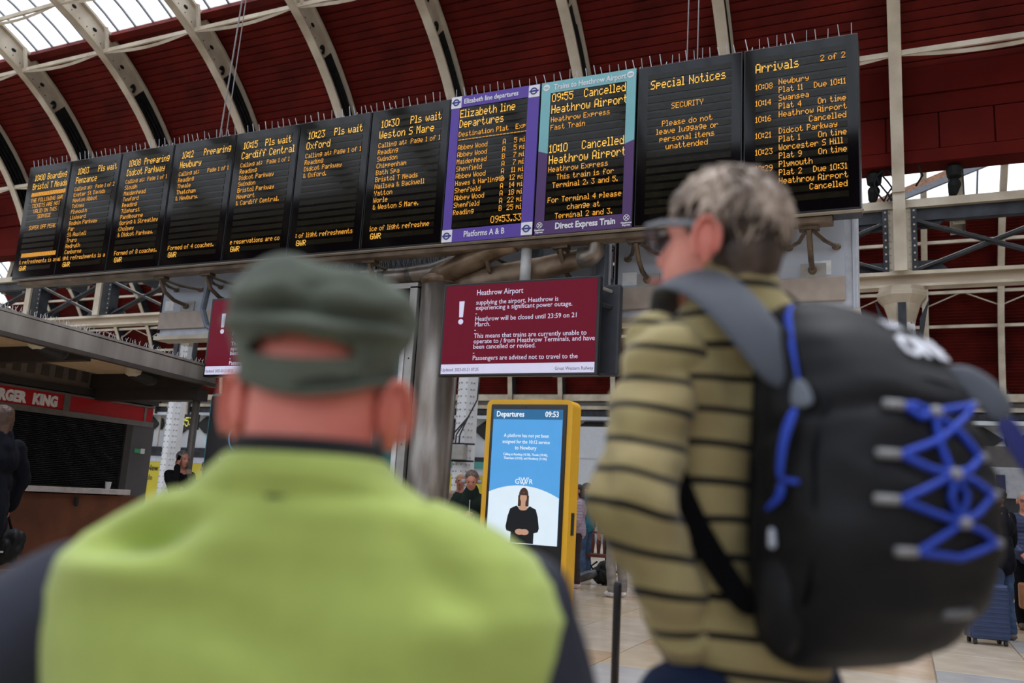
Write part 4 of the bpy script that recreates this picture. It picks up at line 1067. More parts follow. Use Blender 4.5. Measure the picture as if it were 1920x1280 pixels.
def head(mb, c, M, s=1.0, neck=True, nr=.056, front=True):
    """skull, jaw, nose and ears; c head centre, M rotation, face towards local +Y"""
    c = Vector(c); P = lambda x, y, z: c + M @ (Vector((x, y, z)) * s)
    R4 = M.to_4x4()
    mb.ell(P(0, -.012, .03), (.077 * s, .096 * s, .088 * s), R4, 24, 16)
    mb.ell(P(0, .028, -.03), (.062 * s, .066 * s, .085 * s), R4, 20, 14)
    mb.ell(P(0, .04, -.08), (.042 * s, .045 * s, .036 * s), R4)
    mb.cap(P(0, .09, .005), P(0, .108, -.028), .009 * s, .014 * s, 8)
    mb.cap(P(-.03, .082, .028), P(.03, .082, .028), .012 * s, .012 * s, 8)
    if neck: mb.cap(P(0, -.015, -.07), P(0, -.035, -.18), nr * s, (nr + .006) * s, 16)
def ears(mb, c, M, s=1.0, w=.08, splay=.4):
    c = Vector(c)
    for sg in (-1, 1):
        E = M @ Matrix.Rotation(sg * -splay, 3, 'Z')
        p = c + M @ (Vector((sg * w, -.004, -.008)) * s)
        bm = bmesh.new(); bmesh.ops.create_uvsphere(bm, u_segments=18, v_segments=12, radius=1)
        for v in bm.verts:
            v.co = Vector((v.co.x * .009, v.co.y * .020, v.co.z * .034)) * s
            if v.co.z < 0: v.co.y *= .75
        mb.bm(bm, Matrix.Translation(p + E @ Vector((sg * .008 * s, -.006 * s, 0))) @ E.to_4x4())
        # rolled rim
        pts = [p + E @ (Vector((sg * .016, -.006 + .019 * math.cos(t), .004 + .032 * math.sin(t))) * s) for t in [R_(a) for a in range(-60, 230, 20)]]
        mb.tube(pts, .0042 * s, 8)
def hand(mb, w, d, up, s=1.0, curl=.5, side=1):
    """palm and five bent fingers from wrist w along d; up is the back of the hand; side the thumb's side"""
    w = Vector(w); d = Vector(d).normalized(); up = Vector(up); up = (up - d * up.dot(d)).normalized(); sd = d.cross(up) * side
    Rm = Matrix((sd, d, up)).transposed().to_4x4()
    mb.ell(w + d * .045 * s, (.040 * s, .052 * s, .016 * s), Rm, 12, 8)
    for i, L in enumerate((.068, .078, .072, .056)):
        b = w + d * .082 * s + sd * (.029 - .019 * i) * s; pts = [b - d * .02 * s]; a = 0; q = b
        pts.append(q)
        for f_ in (.45, .3, .25):
            a += curl * (.55 if f_ == .45 else .9); q = q + (d * math.cos(a) - up * math.sin(a)) * L * f_ * s; pts.append(q)
        mb.tube(pts, [.009 * s, .0092 * s, .0085 * s, .0078 * s, .006 * s], 8)
    b = w + d * .02 * s + sd * .03 * s
    mb.tube([b, b + (d * .6 + sd * .8).normalized() * .03 * s, b + (d * .6 + sd * .8).normalized() * .03 * s + (d * .9 + sd * .3 - up * .4 * curl).normalized() * .03 * s, b + (d * .75 + sd * .65).normalized() * .045 * s + (d - up * .6 * curl).normalized() * .035 * s], [.012 * s, .0115 * s, .010 * s, .007 * s], 8)
def limb(mb, pts, rs, seg=12):
    for i in range(len(pts) - 1): mb.cap(pts[i], pts[i + 1], rs[i], rs[i + 1], seg)

def person(name, loc, rz, h, label, top, trou, hairm, shoe, arms, hair='short', hat=None, lean=0, skin=None, coat=0, thick=1.0, legs=None, group=None, headturn=0, quilt=False, vox=.014, collar=None):
    """loc on the ground; rz facing (0 = +Y); arms: two lists [elbow, wrist] in local metres for a 1.75 m figure (left, right)"""
    s = h / 1.75; sk = skin or SKIN
    r = root(name, loc, label, 'person', group, rz)
    V = lambda x, y, z: Vector((x * s, y * s, z * s))
    Mh = Matrix.Rotation(headturn, 3, 'Z') @ Matrix.Rotation(lean, 3, 'X')
    hc = V(0, .02 - lean * .08, 1.615)
    # continuous body
    b = MB(); head(b, hc, Mh, s); ears(b, hc, Mh, s * 1.0)
    b.cap(V(0, -.02, 1.40), V(0, 0, 1.0), .10 * s, .10 * s, 14)
    b.cap(V(-.14, -.02, 1.39), V(.14, -.02, 1.39), .038 * s, .038 * s)
    lg = legs or [[V(-.09, 0, .92), V(-.10, .02, .50), V(-.10, -.02, .09)], [V(.09, 0, .92), V(.10, .02, .50), V(.10, -.02, .09)]]
    if legs: lg = [[V(*p) for p in L] for L in legs]
    for L in lg: limb(b, L, [.07 * s, .05 * s, .036 * s])
    A = []
    for sg, (e, wst) in zip((-1, 1), arms):
        sh = V(sg * .175, -.02, 1.40); e = V(*e); wst = V(*wst); A.append((sh, e, wst, sg))
        limb(b, [sh, e, wst], [.046 * s, .036 * s, .026 * s])
    b = fuse(b, vox * .85, 3)
    for sh, e, wst, sg in A:
        d = (wst - e).normalized(); hand(b, wst, d, Vector((sg * .5, .2, .9)) if abs(d.z) < .6 else Vector((sg, .1, 0)), s, .6, -sg)
    bo = b.build('body', sk, r, True, False)
    for sx in (-.03, .03):
        m_ = MB().ell(hc + Mh @ V(sx, .085, .008), (.011 * s, .008 * s, .007 * s), None, 8, 6); m_.build('eye', mat('eye_dark', (48, 36, 32), .2), bo, True, False)
    MB().ell(hc + Mh @ V(0, .091, -.06), (.022 * s, .007 * s, .006 * s), None, 8, 6).build('lips', mat('lip_rose', (168, 96, 88), .5), bo, True, False)
    # clothes
    t = MB(); w = thick; zb = .86 - coat
    t.ell(V(0, -.015, 1.30), (.175 * s * w, .115 * s * w, .17 * s)); t.ell(V(0, 0, 1.08), (.15 * s * w, .115 * s * w, .2 * s)); t.cap(V(-.06, 0, zb + .1), V(.06, 0, zb + .1), .115 * s * w, .115 * s * w)
    t.cap(V(0, 0, zb + .08), V(0, 0, 1.0), .135 * s * w, .13 * s * w)
    t.cap(V(-.13, -.02, 1.40), V(.13, -.02, 1.40), .065 * s, .065 * s)
    t.cap(V(0, -.03, 1.37), V(0, -.035, 1.45), .10 * s, .078 * s)
    if collar: t.cap(V(0, -.025, 1.44), V(0, -.015, 1.515), .086 * s, .080 * s); t.cap(V(0, -.03, 1.40), V(0, -.02, 1.47), .115 * s, .10 * s)
    for sh, e, wst, sg in A: limb(t, [sh, e, e + (wst - e) * .9], [.068 * s * w, .058 * s * w, .045 * s * w])
    dsp = fold(9, .012 * s)
    if quilt: dsp = lambda p, n: .007 * abs(math.sin(p.z * 62 / s)) + .004 * noise.noise(p * 12)
    fuse(t, vox, 3, dsp).build('jacket', top, r, True, False)
    t = MB()
    t.cap(V(-.05, 0, .93), V(.05, 0, .93), .12 * s, .12 * s)
    for L in lg: limb(t, [L[0], L[1], L[2] + V(0, 0, .03)], [.098 * s, .078 * s, .068 * s])
    fuse(t, vox, 3, fold(10, .01 * s, (1, 1, .8))).build('trousers', trou, r, True, False)
    for L in lg:
        f = L[2]; sm = MB(); sm.ell(Vector((f.x, f.y + .05 * s, .045 * s)), (.045 * s, .125 * s, .045 * s)); sm.cap(Vector((f.x, f.y - .01, .05 * s)), Vector((f.x, f.y, .12 * s)), .05 * s, .045 * s)
        sm = fuse(sm, .009, 2); sm.v = [(x, y, max(z, .004)) for x, y, z in sm.v]; sm.build('shoe', shoe, r, True, False)
    # hair or hat
    if hair:
        hm = MB(); R4 = Mh.to_4x4()
        hm.ell(hc + Mh @ V(0, -.022, .045), (.084 * s, .098 * s, .086 * s), R4, 20, 14)
        if hair == 'long': hm.cap(hc + Mh @ V(0, -.05, .02), hc + V(0, -.075, -.22), .075 * s, .055 * s)
        if hair == 'bob': hm.cap(hc + Mh @ V(0, -.05, .02), hc + Mh @ V(0, -.06, -.08), .078 * s, .06 * s)
        hm = fuse(hm, .009, 2, lambda p, n: .006 * noise.noise(Vector((p.x * 60, p.y * 60, p.z * 14))))
        # hairline: keep the face free
        fr = Mh @ Vector((0, 1, 0))
        hm.v = [tuple(Vector(v) - fr * max(0, (Vector(v) - hc).dot(fr) - .062 * s) if v[2] < hc.z + .075 * s else v) for v in hm.v]
        hm.build('hair', hairm, r, True, False)
    if hat:
        hm = MB(); hm.ell(hc + Mh @ V(0, -.012, .05), (.088 * s, .108 * s, .09 * s), Mh.to_4x4(), 20, 14); hm.tube([hc + Mh @ V(.086 * math.cos(t), -.012 + .104 * math.sin(t), .03) for t in [i * pi / 10 for i in range(21)]], .012 * s, 8)
        hm = fuse(hm, .009, 2); hm.v = [v if v[2] > hc.z + .018 * s else (v[0], v[1], hc.z + .018 * s) for v in hm.v]
        hm.build('beanie', hat, r, True, False)
    return r, hc, s
BLKC = mat('black_cloth', (17, 18, 22), .9, var=.3, scale=5, spec=.15)
NAVY = mat('navy_cloth', (30, 36, 58), .8, var=.3, scale=5)
JEAN = mat('blue_denim', (72, 96, 128), .85, scale=9, rgb2=(50, 70, 100))
DJEAN = mat('dark_denim', (38, 52, 84), .85, scale=9, rgb2=(26, 36, 60))
BROWNH = mat('brown_hair', (82, 60, 44), .6, scale=30, rgb2=(48, 34, 26))
GREYH = mat('grey_hair', (132, 128, 126), .6, scale=30, rgb2=(72, 70, 70))
BLACKH = mat('black_hair', (34, 28, 26), .5, scale=30)
SHB = mat('dark_shoe', (44, 40, 38), .6); SHW = mat('white_trainer', (226, 226, 226), .5); SHP = mat('pink_trainer', (226, 196, 200), .5)
PHN = mat('phone_black', (18, 18, 22), .2)
FACE_CAM = YAW + pi
rel = ((-.27, .02, 1.13), (-.25, .12, .92))
relR = ((.27, .02, 1.13), (.25, .12, .92))
# woman with headphones looking at her phone
r, hc, s = person('person', (-4.49, 8.79, 0), FACE_CAM - .05, 1.60, 'woman with headphones in a dark green jacket looking down at a phone', mat('bottle_green_cloth', (22, 36, 32), .85, var=.3, spec=.2), BLKC, mat('ash_hair', (104, 88, 76), .6, scale=30, rgb2=(70, 58, 50)), SHB,
    [[(-.27, .06, 1.15), (-.07, .29, 1.17)], [(.27, .06, 1.15), (.07, .29, 1.17)]], hair='short', lean=-.35, collar=True)
hp = MB(); hp.tube([hc + Vector((.098 * s * math.cos(t), -.01, .012 + .108 * s * math.sin(t))) for t in [i * pi / 12 for i in range(13)]], .008, 8)
for sx in (-1, 1): hp.cap(hc + Vector((sx * .09 * s, 0, -.01)), hc + Vector((sx * .105 * s, 0, -.01)), .026, .024, 14)
hp.build('headphones', mat('silver_plastic', (150, 150, 154), .4), r, True, False)
zp = MB().box(-.004, .004, .10, .115, 1.10 * s, 1.38 * s); zp.build('jacket_zip', mat('zip_silver', (200, 200, 200), .4), r, world=False)
M_ = Matrix.Rotation(FACE_CAM - .05, 4, 'Z'); pl = M_ @ Vector((0, .40 * s, 1.165 * s))
o = MB().xf(Matrix()) or None
ph = MB(); ph.cbox(-.075, .075, -.036, .036, -.005, .005, .004); ph.xf(Matrix.Translation(Vector((-4.49, 8.79, 0)) + pl) @ M_ @ Matrix.Rotation(R_(35), 4, 'X')); tag(ph.build('mobile_phone', PHN), 'black phone held by the woman with headphones', 'phone')
# her pull along case: handle shows
def suitcase(loc, rz, h, w_, d_, m, label, handle=.45, ribs=10):
    r = root('suitcase', loc, label, 'suitcase', rz=rz)
    MB().cbox(-w_ / 2, w_ / 2, -d_ / 2, d_ / 2, .06, .06 + h, .03).build('shell', m, r, False, False)
    for i in range(ribs):
        z = .06 + h * (i + 1) / (ribs + 1); MB().cbox(-w_ / 2 + .02, w_ / 2 - .02, -d_ / 2 - .006, -d_ / 2 + .004, z - .012, z + .008, .003).build('shell_rib', m, r, False, False)
    MB().box(w_ / 2 - .005, w_ / 2 + .004, -.008, .008, .08, h + .04).build('side_zip', BLK, r, False, False)
    for sx in (-1, 1):
        for sy in (-1, 1):
            q = MB().lathe([(.02, .045), (.02, .075)], (sx * (w_ / 2 - .05), sy * (d_ / 2 - .04), 0), 10).build('wheel_mount', BLK, r, False, False)
            MB().tube([(sx * (w_ / 2 - .05) - .015, sy * (d_ / 2 - .04), .028), (sx * (w_ / 2 - .05) + .015, sy * (d_ / 2 - .04), .028)], .028, 14).build('wheel', SHB, q, False, False)
    g = MB(); zt = .06 + h
    g.tube([(-.09, d_ / 2 - .03, zt - .02), (-.09, d_ / 2 - .03, zt + handle)], .009, 8); g.tube([(.09, d_ / 2 - .03, zt - .02), (.09, d_ / 2 - .03, zt + handle)], .009, 8)
    g.build('handle_rod', mat('handle_silver', (176, 176, 180), .3, metal=.6), r, True, False)
    g = MB(); g.cap((-.11, d_ / 2 - .03, zt + handle), (.11, d_ / 2 - .03, zt + handle), .014, .014); g.build('grip', BLK, r, True, False)
    return r
suitcase((-4.40, 8.12, 0), YAW + pi, .55, .38, .24, BLKC, 'black wheeled suitcase with raised handle in front of the headphone woman', .42, 6)
person('person', (-6.65, 12.61, 0), FACE_CAM, 1.68, 'fair haired person almost hidden behind the woman with headphones', mat('beige_cloth', (170, 150, 130), .8), JEAN, mat('fair_hair', (176, 140, 104), .6, scale=30), SHB, [rel, relR], hair='long')
r, hc, s = person('person', (-9.12, 8.99, 0), FACE_CAM + .95, 1.72, 'grey haired man in black shirt talking on a phone by the canopy post', BLKC, DJEAN, GREYH, SHB,
    [[(-.27, .02, 1.13), (-.22, .15, .95)], [(.24, .24, 1.18), (.115, .09, 1.54)]], headturn=0)
M_ = Matrix.Rotation(FACE_CAM + .95, 4, 'Z')
ph = MB(); ph.cbox(-.006, .006, -.035, .035, -.07, .07, .004); ph.xf(Matrix.Translation(Vector((-9.12, 8.99, 0)) + M_ @ Vector((.103 * s, .06 * s, 1.60 * s))) @ M_ @ Matrix.Rotation(R_(-20), 4, 'X')); tag(ph.build('mobile_phone', PHN), 'black phone at the ear of the man by the canopy post', 'phone')
person('person', (-8.19, 8.52, 0), FACE_CAM + .4, 1.58, 'dark haired person whose head just shows above the lime shoulder', BLKC, DJEAN, BLACKH, SHB, [rel, relR], hair='bob')
person('person', (-9.24, 16.79, 0), FACE_CAM + .2, 1.52, 'dark haired person in a bright red jacket right of the stainless column', mat('red_jacket', (206, 38, 62), .7, var=.15), DJEAN, BLACKH, SHB, [rel, ((.26, .1, 1.15), (.1, .24, 1.2))], collar=True)
# far left person with bag
r, hc, s = person('person', (-7.28, 5.02, 0), YAW + 1.25, 1.86, 'brown haired person in a black coat carrying a bag at the left edge', mat('black_coat', (15, 17, 26), .9, var=.2, spec=.15), BLKC, mat('auburn_hair', (78, 50, 34), .6, scale=14, rgb2=(46, 30, 20)), SHB,
    [[(-.27, .0, 1.13), (-.24, .1, .9)], [(.30, .0, 1.14), (.29, .10, .88)]], hair='long', coat=.2, thick=1.15, collar=True)
M_ = Matrix.Rotation(YAW + 1.25, 4, 'Z')
bagp = Vector((-7.28, 5.02, 0)) + M_ @ Vector((.34, .16, .62))
bg = root('hand_bag', bagp, 'soft black bag hanging from the hand of the person at the left edge', 'bag', rz=YAW + .25)
m = MB(); m.ell((0, 0, -.02), (.2, .13, .17)); m.ell((-.05, 0, -.09), (.19, .13, .1)); m.ell((.1, 0, .05), (.1, .1, .1))
fuse(m, .014, 2, fold(12, .02)).build('bag_body', mat('black_nylon', (13, 14, 18), .6, var=.3, spec=.3), bg, True, False)
m = MB(); m.tube([(-.1, 0, .12), (-.05, 0, .24), (.03, 0, .26), (.08, 0, .12)], .012, 8); m.build('bag_handle', BLKC, bg, True, False)
m = MB(); m.box(.02, .07, -.135, -.128, -.06, -.045); m.build('bag_mark', WHT, bg, False, False)
# lilac puffer woman
person('person', (-4.77, 13.14, 0), YAW + 1.45, 1.62, 'dark haired person in a quilted lilac jacket beside the yellow casing', mat('lilac_nylon', (168, 150, 172), .55, var=.15), mat('dark_brown_leggings', (52, 34, 36), .8), BLACKH, SHP,
    [[(-.24, -.02, 1.12), (-.22, .1, .90)], [(.26, -.05, 1.12), (.24, .08, .90)]], hair='long', quilt=True, thick=1.12)
r, hc, s = person('person', (-5.32, 15.1, 0), YAW + .95, 1.70, 'man in a teal fleece and navy beanie with pale blue jeans', mat('teal_fleece', (38, 112, 132), .9, var=.2), JEAN, None, SHB,
    [[(-.27, -.02, 1.12), (-.22, .14, .93)], [(.27, -.04, 1.12), (.22, .06, .88)]], hair=None, hat=mat('navy_beanie', (44, 38, 66), .9), thick=1.12, collar=True)
m = MB(); m.tube([(-.16, -.09, 1.36), (0, -.16, 1.12), (.16, -.11, .92)], .02, 6, flat=.5); m.build('bag_strap', mat('olive_strap', (74, 70, 44), .8), r, True, False)
person('person', (-3.86, 12.39, 0), YAW + .5, 1.72, 'person in baggy grey trousers and white trainers behind the striped sleeve', mat('grey_cloth', (120, 118, 120), .8), mat('stone_grey_trousers', (152, 146, 142), .85, scale=8, rgb2=(124, 118, 114)), BLACKH, SHW, [rel, relR], thick=1.0)
bgp = root('rucksack', (-4.72, 14.15, 0), 'black rucksack lying on the floor beside a dark bottle', 'rucksack')
m = MB(); m.ell((-4.62, 14.15, .16), (.24, .18, .16)); m.ell((-4.6, 14.15, .28), (.16, .15, .12)); fuse(m, .014, 2, fold(12, .015)).build('bag_body', MC['black_nylon'], bgp, True)
m = MB(); m.tube([(-4.75, 14.0, .2), (-4.8, 13.96, .3), (-4.7, 13.98, .38)], .015, 8); m.build('bag_strap', BLKC, bgp, True)
bt = root('water_bottle', (-4.86, 13.95, .07), 'dark grey bottle with white mark propped on the black rucksack', 'bottle')
m = MB(); m.tube([(-4.98, 13.9, .09), (-4.78, 13.95, .17), (-4.70, 13.97, .20)], [.075, .075, .05], 16); m.build('bottle_body', mat('bottle_grey', (84, 86, 92), .3, metal=.3), bt, True)
m = MB(); m.tube([(-5.02, 13.89, .075), (-4.985, 13.9, .09)], [.05, .06], 16); m.build('bottle_cap', WHT, bt, True)
# right edge
person('person', (1.02, 11.97, 0), YAW + .5, 1.78, 'person in a black coat and blue jeans standing beside the blue suitcase', mat('black_coat', (24, 26, 36), .8), mat('mid_denim', (52, 72, 104), .85, scale=9, rgb2=(36, 52, 80)), BLACKH, mat('brown_grey_shoe', (88, 82, 76), .7), [rel, relR], coat=.08, thick=1.15)
suitcase((.80, 11.42, 0), YAW - .15, .60, .42, .26, mat('navy_suitcase', (44, 60, 96), .4, var=.15), 'ribbed navy suitcase on the floor at the right edge', .3, 11)
r, hc, s = person('person', (1.46, 13.5, 0), FACE_CAM - .5, 1.80, 'person with glasses in a quilted navy jacket at the right edge', mat('navy_puffer', (38, 48, 84), .55, var=.2), BLKC, mat('greyish_hair', (150, 140, 132), .6, scale=30), mat('brown_suede', (92, 76, 58), .8),
    [[(-.26, .05, 1.14), (-.05, .2, .98)], [(.26, .05, 1.14), (.07, .2, .96)]], quilt=True, thick=1.15)
m = MB()
for sx in (-.032, .032): m.tube([hc + Vector((sx + .022 * math.cos(t), .1, .008 + .018 * math.sin(t))) for t in [i * pi / 8 for i in range(17)]], .003, 6)
m.build('glasses', BLK, r, True, False)
person('person', (1.25, 16.2, 0), FACE_CAM + .2, 1.66, 'person with a pinkish red scarf behind the quilted navy jacket', mat('crimson_scarf', (190, 44, 78), .8), BLKC, BLACKH, SHB, [rel, relR])
hb = root('holdall', (1.62, 13.1, .36), 'tan brown holdall with a black strap in front of the quilted navy jacket', 'bag')
MB().cbox(1.30, 1.95, 12.95, 13.2, .30, .62, .03).build('bag_body', mat('tan_leather', (160, 104, 62), .5, scale=4, rgb2=(126, 78, 44)), hb)
MB().cbox(1.42, 1.50, 12.93, 13.22, .18, 1.0, .01).build('strap', BLKC, hb)
MB().tube([(1.45, 13.08, .62), (1.55, 13.1, .95), (1.75, 13.1, .95), (1.82, 13.08, .62)], .012, 8).build('handle', BLKC, hb, True)
# ------------------------------------------------------------------ foreground man on the left: cap, lime top, navy sleeves
VW = lambda x, y: Vector((x * math.cos(YAW) - y * math.sin(YAW), x * math.sin(YAW) + y * math.cos(YAW), 0))
LM = root('person', VW(-.222, 1.0), 'man seen from behind in a grey green cap and lime green top', 'person', rz=YAW)
I3 = Matrix.Identity(3)
SKF = mat('sunburnt_skin', (236, 150, 134), .5, scale=5, rgb2=(218, 122, 110), spec=.3)
hc = Vector((0, .0, 1.372))
Mh = Matrix.Rotation(R_(10), 3, 'X')
b = MB(); head(b, hc, Mh, 1.0, nr=.068)
b.cap((0, -.025, 1.36), (0, -.03, 1.25), .074, .074, 18)
b.ell((0, -.055, 1.318), (.066, .042, .028)); b.ell((0, -.05, 1.355), (.062, .048, .05))
b.cap((-.13, -.0, 1.12), (.13, -.0, 1.12), .05, .05); b.cap((0, .01, 1.14), (0, .01, .8), .09, .10, 16)
Ls = [(-.195, .02, 1.11), (-.42, .03, .995), (-.345, .26, .86)]; Rs = [(.205, .0, 1.10), (.275, .04, .87), (.22, .26, .84)]
limb(b, [Vector(p) for p in Ls], [.05, .04, .03]); limb(b, [Vector(p) for p in Rs], [.05, .04, .03])
for sx in (-.09, .09): limb(b, [Vector((sx, 0, .76)), Vector((sx, .02, .42)), Vector((sx, -.02, .09))], [.08, .055, .04])
b = fuse(b, .007, 4)
ears(b, hc + Vector((0, -.004, -.022)), Mh, 1.15, w=.075, splay=.8)
hand(b, Ls[2], (.3, .9, -.2), (-.5, 0, .8), 1, .6, 1); hand(b, Rs[2], (-.3, .9, -.2), (.5, 0, .8), 1, .6, -1)
bo = b.build('body', SKF, LM, True, False)
for sx in (-.03, .03): MB().ell(hc + Mh @ Vector((sx, .09, .008)), (.012, .008, .008)).build('eye', mat('eye_dark', (48, 36, 32), .2), bo, True, False)
MB().ell(hc + Mh @ Vector((0, .098, -.062)), (.024, .007, .006)).build('lips', MC['lip_rose'], bo, True, False)
MB().ell((-.094, -.01, 1.318), (.006, .006, .010)).build('ear_stud', mat('stud_silver', (210, 200, 196), .3, metal=.4), bo, True, False)
# cap: a soft crown wider than its band, crescent opening above the strap at the back
CAPM = mat('cap_grey_green', (92, 99, 88), .9, var=.25, scale=14, bump=.1, sheen=.1, spec=.2)
cm = MB(); NU, NV = 96, 40
capz = lambda t: 0
levels = []
def capr(v):
    """radius factors (x, y) and height for v 0 rim .. 1 crown centre"""
    if v < .5:
        u = v / .5
        return .0845 + .022 * u ** .9, .106 + .017 * u, u * .066
    u = (v - .5) / .5
    k = math.cos(u * pi / 2) ** .36
    return .1065 * k, .123 * k, .066 + .058 * math.sin(u * pi / 2)
vid = {}
for j in range(NV + 1):
    v = j / NV
    rx, ry, zz = capr(min(v, .999))
    for i in range(NU):
        t = 2 * pi * i / NU
        x = rx * math.cos(t); y = ry * math.sin(t)
        back = max(0, -math.sin(t)); 
        z = 1.382 + zz - .028 * back ** 2 * (1 - v) + .012 * (1 - v) * max(0, math.sin(t))
        # soft folds: sag at the back with two slanting creases
        a = math.atan2(x, -y)     # 0 straight back, + right
        f = 0
        f += .015 * math.exp(-((v - .40) / .07) ** 2) * math.exp(-(a / 1.1) ** 2) * (1 + .3 * math.cos(a * 6))
        f -= .025 * math.exp(-((v - .52 + .06 * abs(a)) / .05) ** 2) * math.exp(-(a / .9) ** 2)
        f += .007 * math.exp(-((v - .60 - .04 * math.cos(a * 5)) / .06) ** 2)
        f -= .020 * math.exp(-((v - .64) / .10) ** 2) * math.exp(-((a - .05) / .20) ** 2)
        f -= .009 * math.exp(-((v - .60) / .05) ** 2) * math.exp(-((a + 1.0) / .25) ** 2)
        f += .004 * noise.noise(Vector((x * 22, y * 22, v * 6)))
        n_ = Vector((x, y, 0)).normalized() if (x or y) else Vector()
        zs = z + (.010 * noise.noise(Vector((x * 16 + 3, y * 16, 1))) if v > .6 else 0) - (.012 * math.exp(-(a / .25) ** 2) * math.exp(-((v - .78) / .12) ** 2)) + .012 * (-x / .1) * (v ** 2) * .6
        cm.v.append((x + n_.x * f, y + n_.y * f - .004, zs))
        vid[(i, j)] = len(cm.v) - 1
for j in range(NV):
    for i in range(NU):
        t = 2 * pi * (i + .5) / NU; v = (j + .5) / NV
        a = math.atan2(math.cos(t), -math.sin(t))
        # crescent opening
        if abs(a) < .70 and .20 < v < .20 + .14 * math.sqrt(max(0, 1 - (a / .66) ** 2)): continue
        i2 = (i + 1) % NU
        cm.f.append((vid[(i, j)], vid[(i2, j)], vid[(i2, j + 1)], vid[(i, j + 1)]))
cp = root('cap', LM.location, 'soft grey green cap with a crescent opening above its back strap', 'cap', rz=YAW)
Rc = Matrix.Translation(Vector((-.003, -.004, 0)))
cm.xf(Rc)
o = cm.build('crown', CAPM, cp, True, False); solid(o, .003)
bm_ = MB(); n = 20
pts0 = []; pts1 = []
for i in range(n + 1):
    t = pi * (.12 + .76 * i / n); x = .09 * math.cos(t); y = .10 * math.sin(t)
    pts0.append((x, y, 1.39)); pts1.append((x * 1.02, y + .065 * math.sin(pi * i / n), 1.372))
for i in range(n): bm_.quad(pts0[i], pts0[i + 1], pts1[i + 1], pts1[i])
o = bm_.build('peak', CAPM, cp, True, False); solid(o, .005)
bd = MB(); 
bd.tube([(.088 * math.cos(t), .108 * math.sin(t) - .008, 1.379 - .028 * max(0, -math.sin(t)) ** 2 + .012 * max(0, math.sin(t))) for t in [2 * pi * i / 48 for i in range(49)]], .004, 8)
bd.build('sweat_band', CAPM, cp, True, False)
st = MB(); n = 24; ring0 = []
for i in range(n + 1):
    a = -.72 + 1.44 * i / n; x = .0895 * math.sin(a); y = -.1115 * math.cos(a) - .004
    ring0.append((x, y))
for i in range(n):
    z0, z1 = 1.352, 1.370
    z0a = z0 + .010 * (abs(-.72 + 1.44 * i / n) / .72) ** 2; z0b = z0 + .010 * (abs(-.72 + 1.44 * (i + 1) / n) / .72) ** 2
    st.quad((*ring0[i], z0a), (*ring0[i + 1], z0b), (ring0[i + 1][0], ring0[i + 1][1], z0b + .024), (ring0[i][0], ring0[i][1], z0a + .024))
o = st.build('adjuster_strap', mat('cap_strap_dark', (54, 60, 52), .8), cp, True, False); solid(o, .003)

# collar, lime top, navy sleeves
def rings(mb, L, seg=72, n=2.4, cx=.0):
    n0 = len(mb.v)
    for z, a, bb, cy, cxo in L:
        for k in range(seg):
            t = 2 * pi * k / seg; c, s_ = math.cos(t), math.sin(t)
            mb.v.append((cxo + cx + a * math.copysign(abs(c) ** (2 / n), c), cy + bb * math.copysign(abs(s_) ** (2 / n), s_), z))
    for i in range(len(L) - 1):
        for k in range(seg):
            k2 = (k + 1) % seg; mb.f.append((n0 + i * seg + k, n0 + i * seg + k2, n0 + (i + 1) * seg + k2, n0 + (i + 1) * seg + k))
def lerp_rings(L, sub=6):
    out = []
    for i in range(len(L) - 1):
        for j in range(sub):
            u = j / sub; out.append(tuple(a + (b - a) * u for a, b in zip(L[i], L[i + 1])))
    out.append(L[-1]); return out
co = MB(); rings(co, [(1.235, .105, .10, -.02, .0), (1.27, .090, .084, -.025, 0), (1.300, .083, .081, -.028, 0), (1.306, .080, .079, -.028, 0), (1.30, .076, .076, -.028, 0), (1.26, .076, .074, -.028, 0)], 48, 2.1)
o = co.build('black_collar', mat('collar_black', (22, 22, 26), .85), LM, True, False)
LIME = mat('lime_fleece', (172, 190, 98), .9, var=.06, scale=20, sheen=.3, spec=.2)
LR = [(.80, .255, .14, .0, .015), (.95, .265, .138, .0, .015), (1.03, .275, .138, .0, .015), (1.09, .284, .134, -.002, .015), (1.13, .286, .126, -.005, .015), (1.165, .272, .118, -.008, .014), (1.19, .250, .112, -.012, .012), (1.213, .215, .105, -.016, .01), (1.236, .172, .100, -.02, .006), (1.252, .130, .098, -.024, .0), (1.268, .104, .094, -.026, -.002), (1.281, .092, .088, -.028, 0), (1.286, .088, .085, -.028, 0), (1.280, .084, .082, -.028, 0)]
li = MB(); rings(li, lerp_rings(LR, 5), 120, 2.25)
def dent(v):
    x, y, z = v
    d = 0
    if y < .03:
        d -= .046 * math.exp(-((x + .140) / .055) ** 2 - ((z - 1.202 - (x + .140) * .25) / .022) ** 2)
        d += .020 * math.exp(-((x + .17) / .08) ** 2 - ((z - 1.158) / .018) ** 2)
        d += .008 * math.exp(-((x + .06) / .05) ** 2 - ((z - 1.20) / .03) ** 2)
        d -= .009 * math.exp(-((x - .14 + (z - 1.2) * .9) / .03) ** 2) * math.exp(-((z - 1.16) / .07) ** 2)
        d += .012 * math.exp(-((x - .19) / .05) ** 2 - ((z - 1.12) / .03) ** 2)
        d -= .012 * math.exp(-((x - .225) / .03) ** 2 - ((z - 1.04) / .05) ** 2)
        d -= .010 * math.exp(-((x) / .09) ** 2 - ((z - 1.10 + .35 * x) / .03) ** 2)
        d -= .008 * math.exp(-((z - 1.25) / .012) ** 2) * (1 if abs(x) < .14 else 0)
    d += .006 * noise.noise(Vector((x * 7, y * 7, z * 9)))
    return d
li.v = [(v[0] * (1 + dent(v) * .4), v[1] - dent(v), v[2] + dent(v) * .4) for v in li.v]
o = li.build('lime_top', LIME, LM, True, False); solid(o, .006)
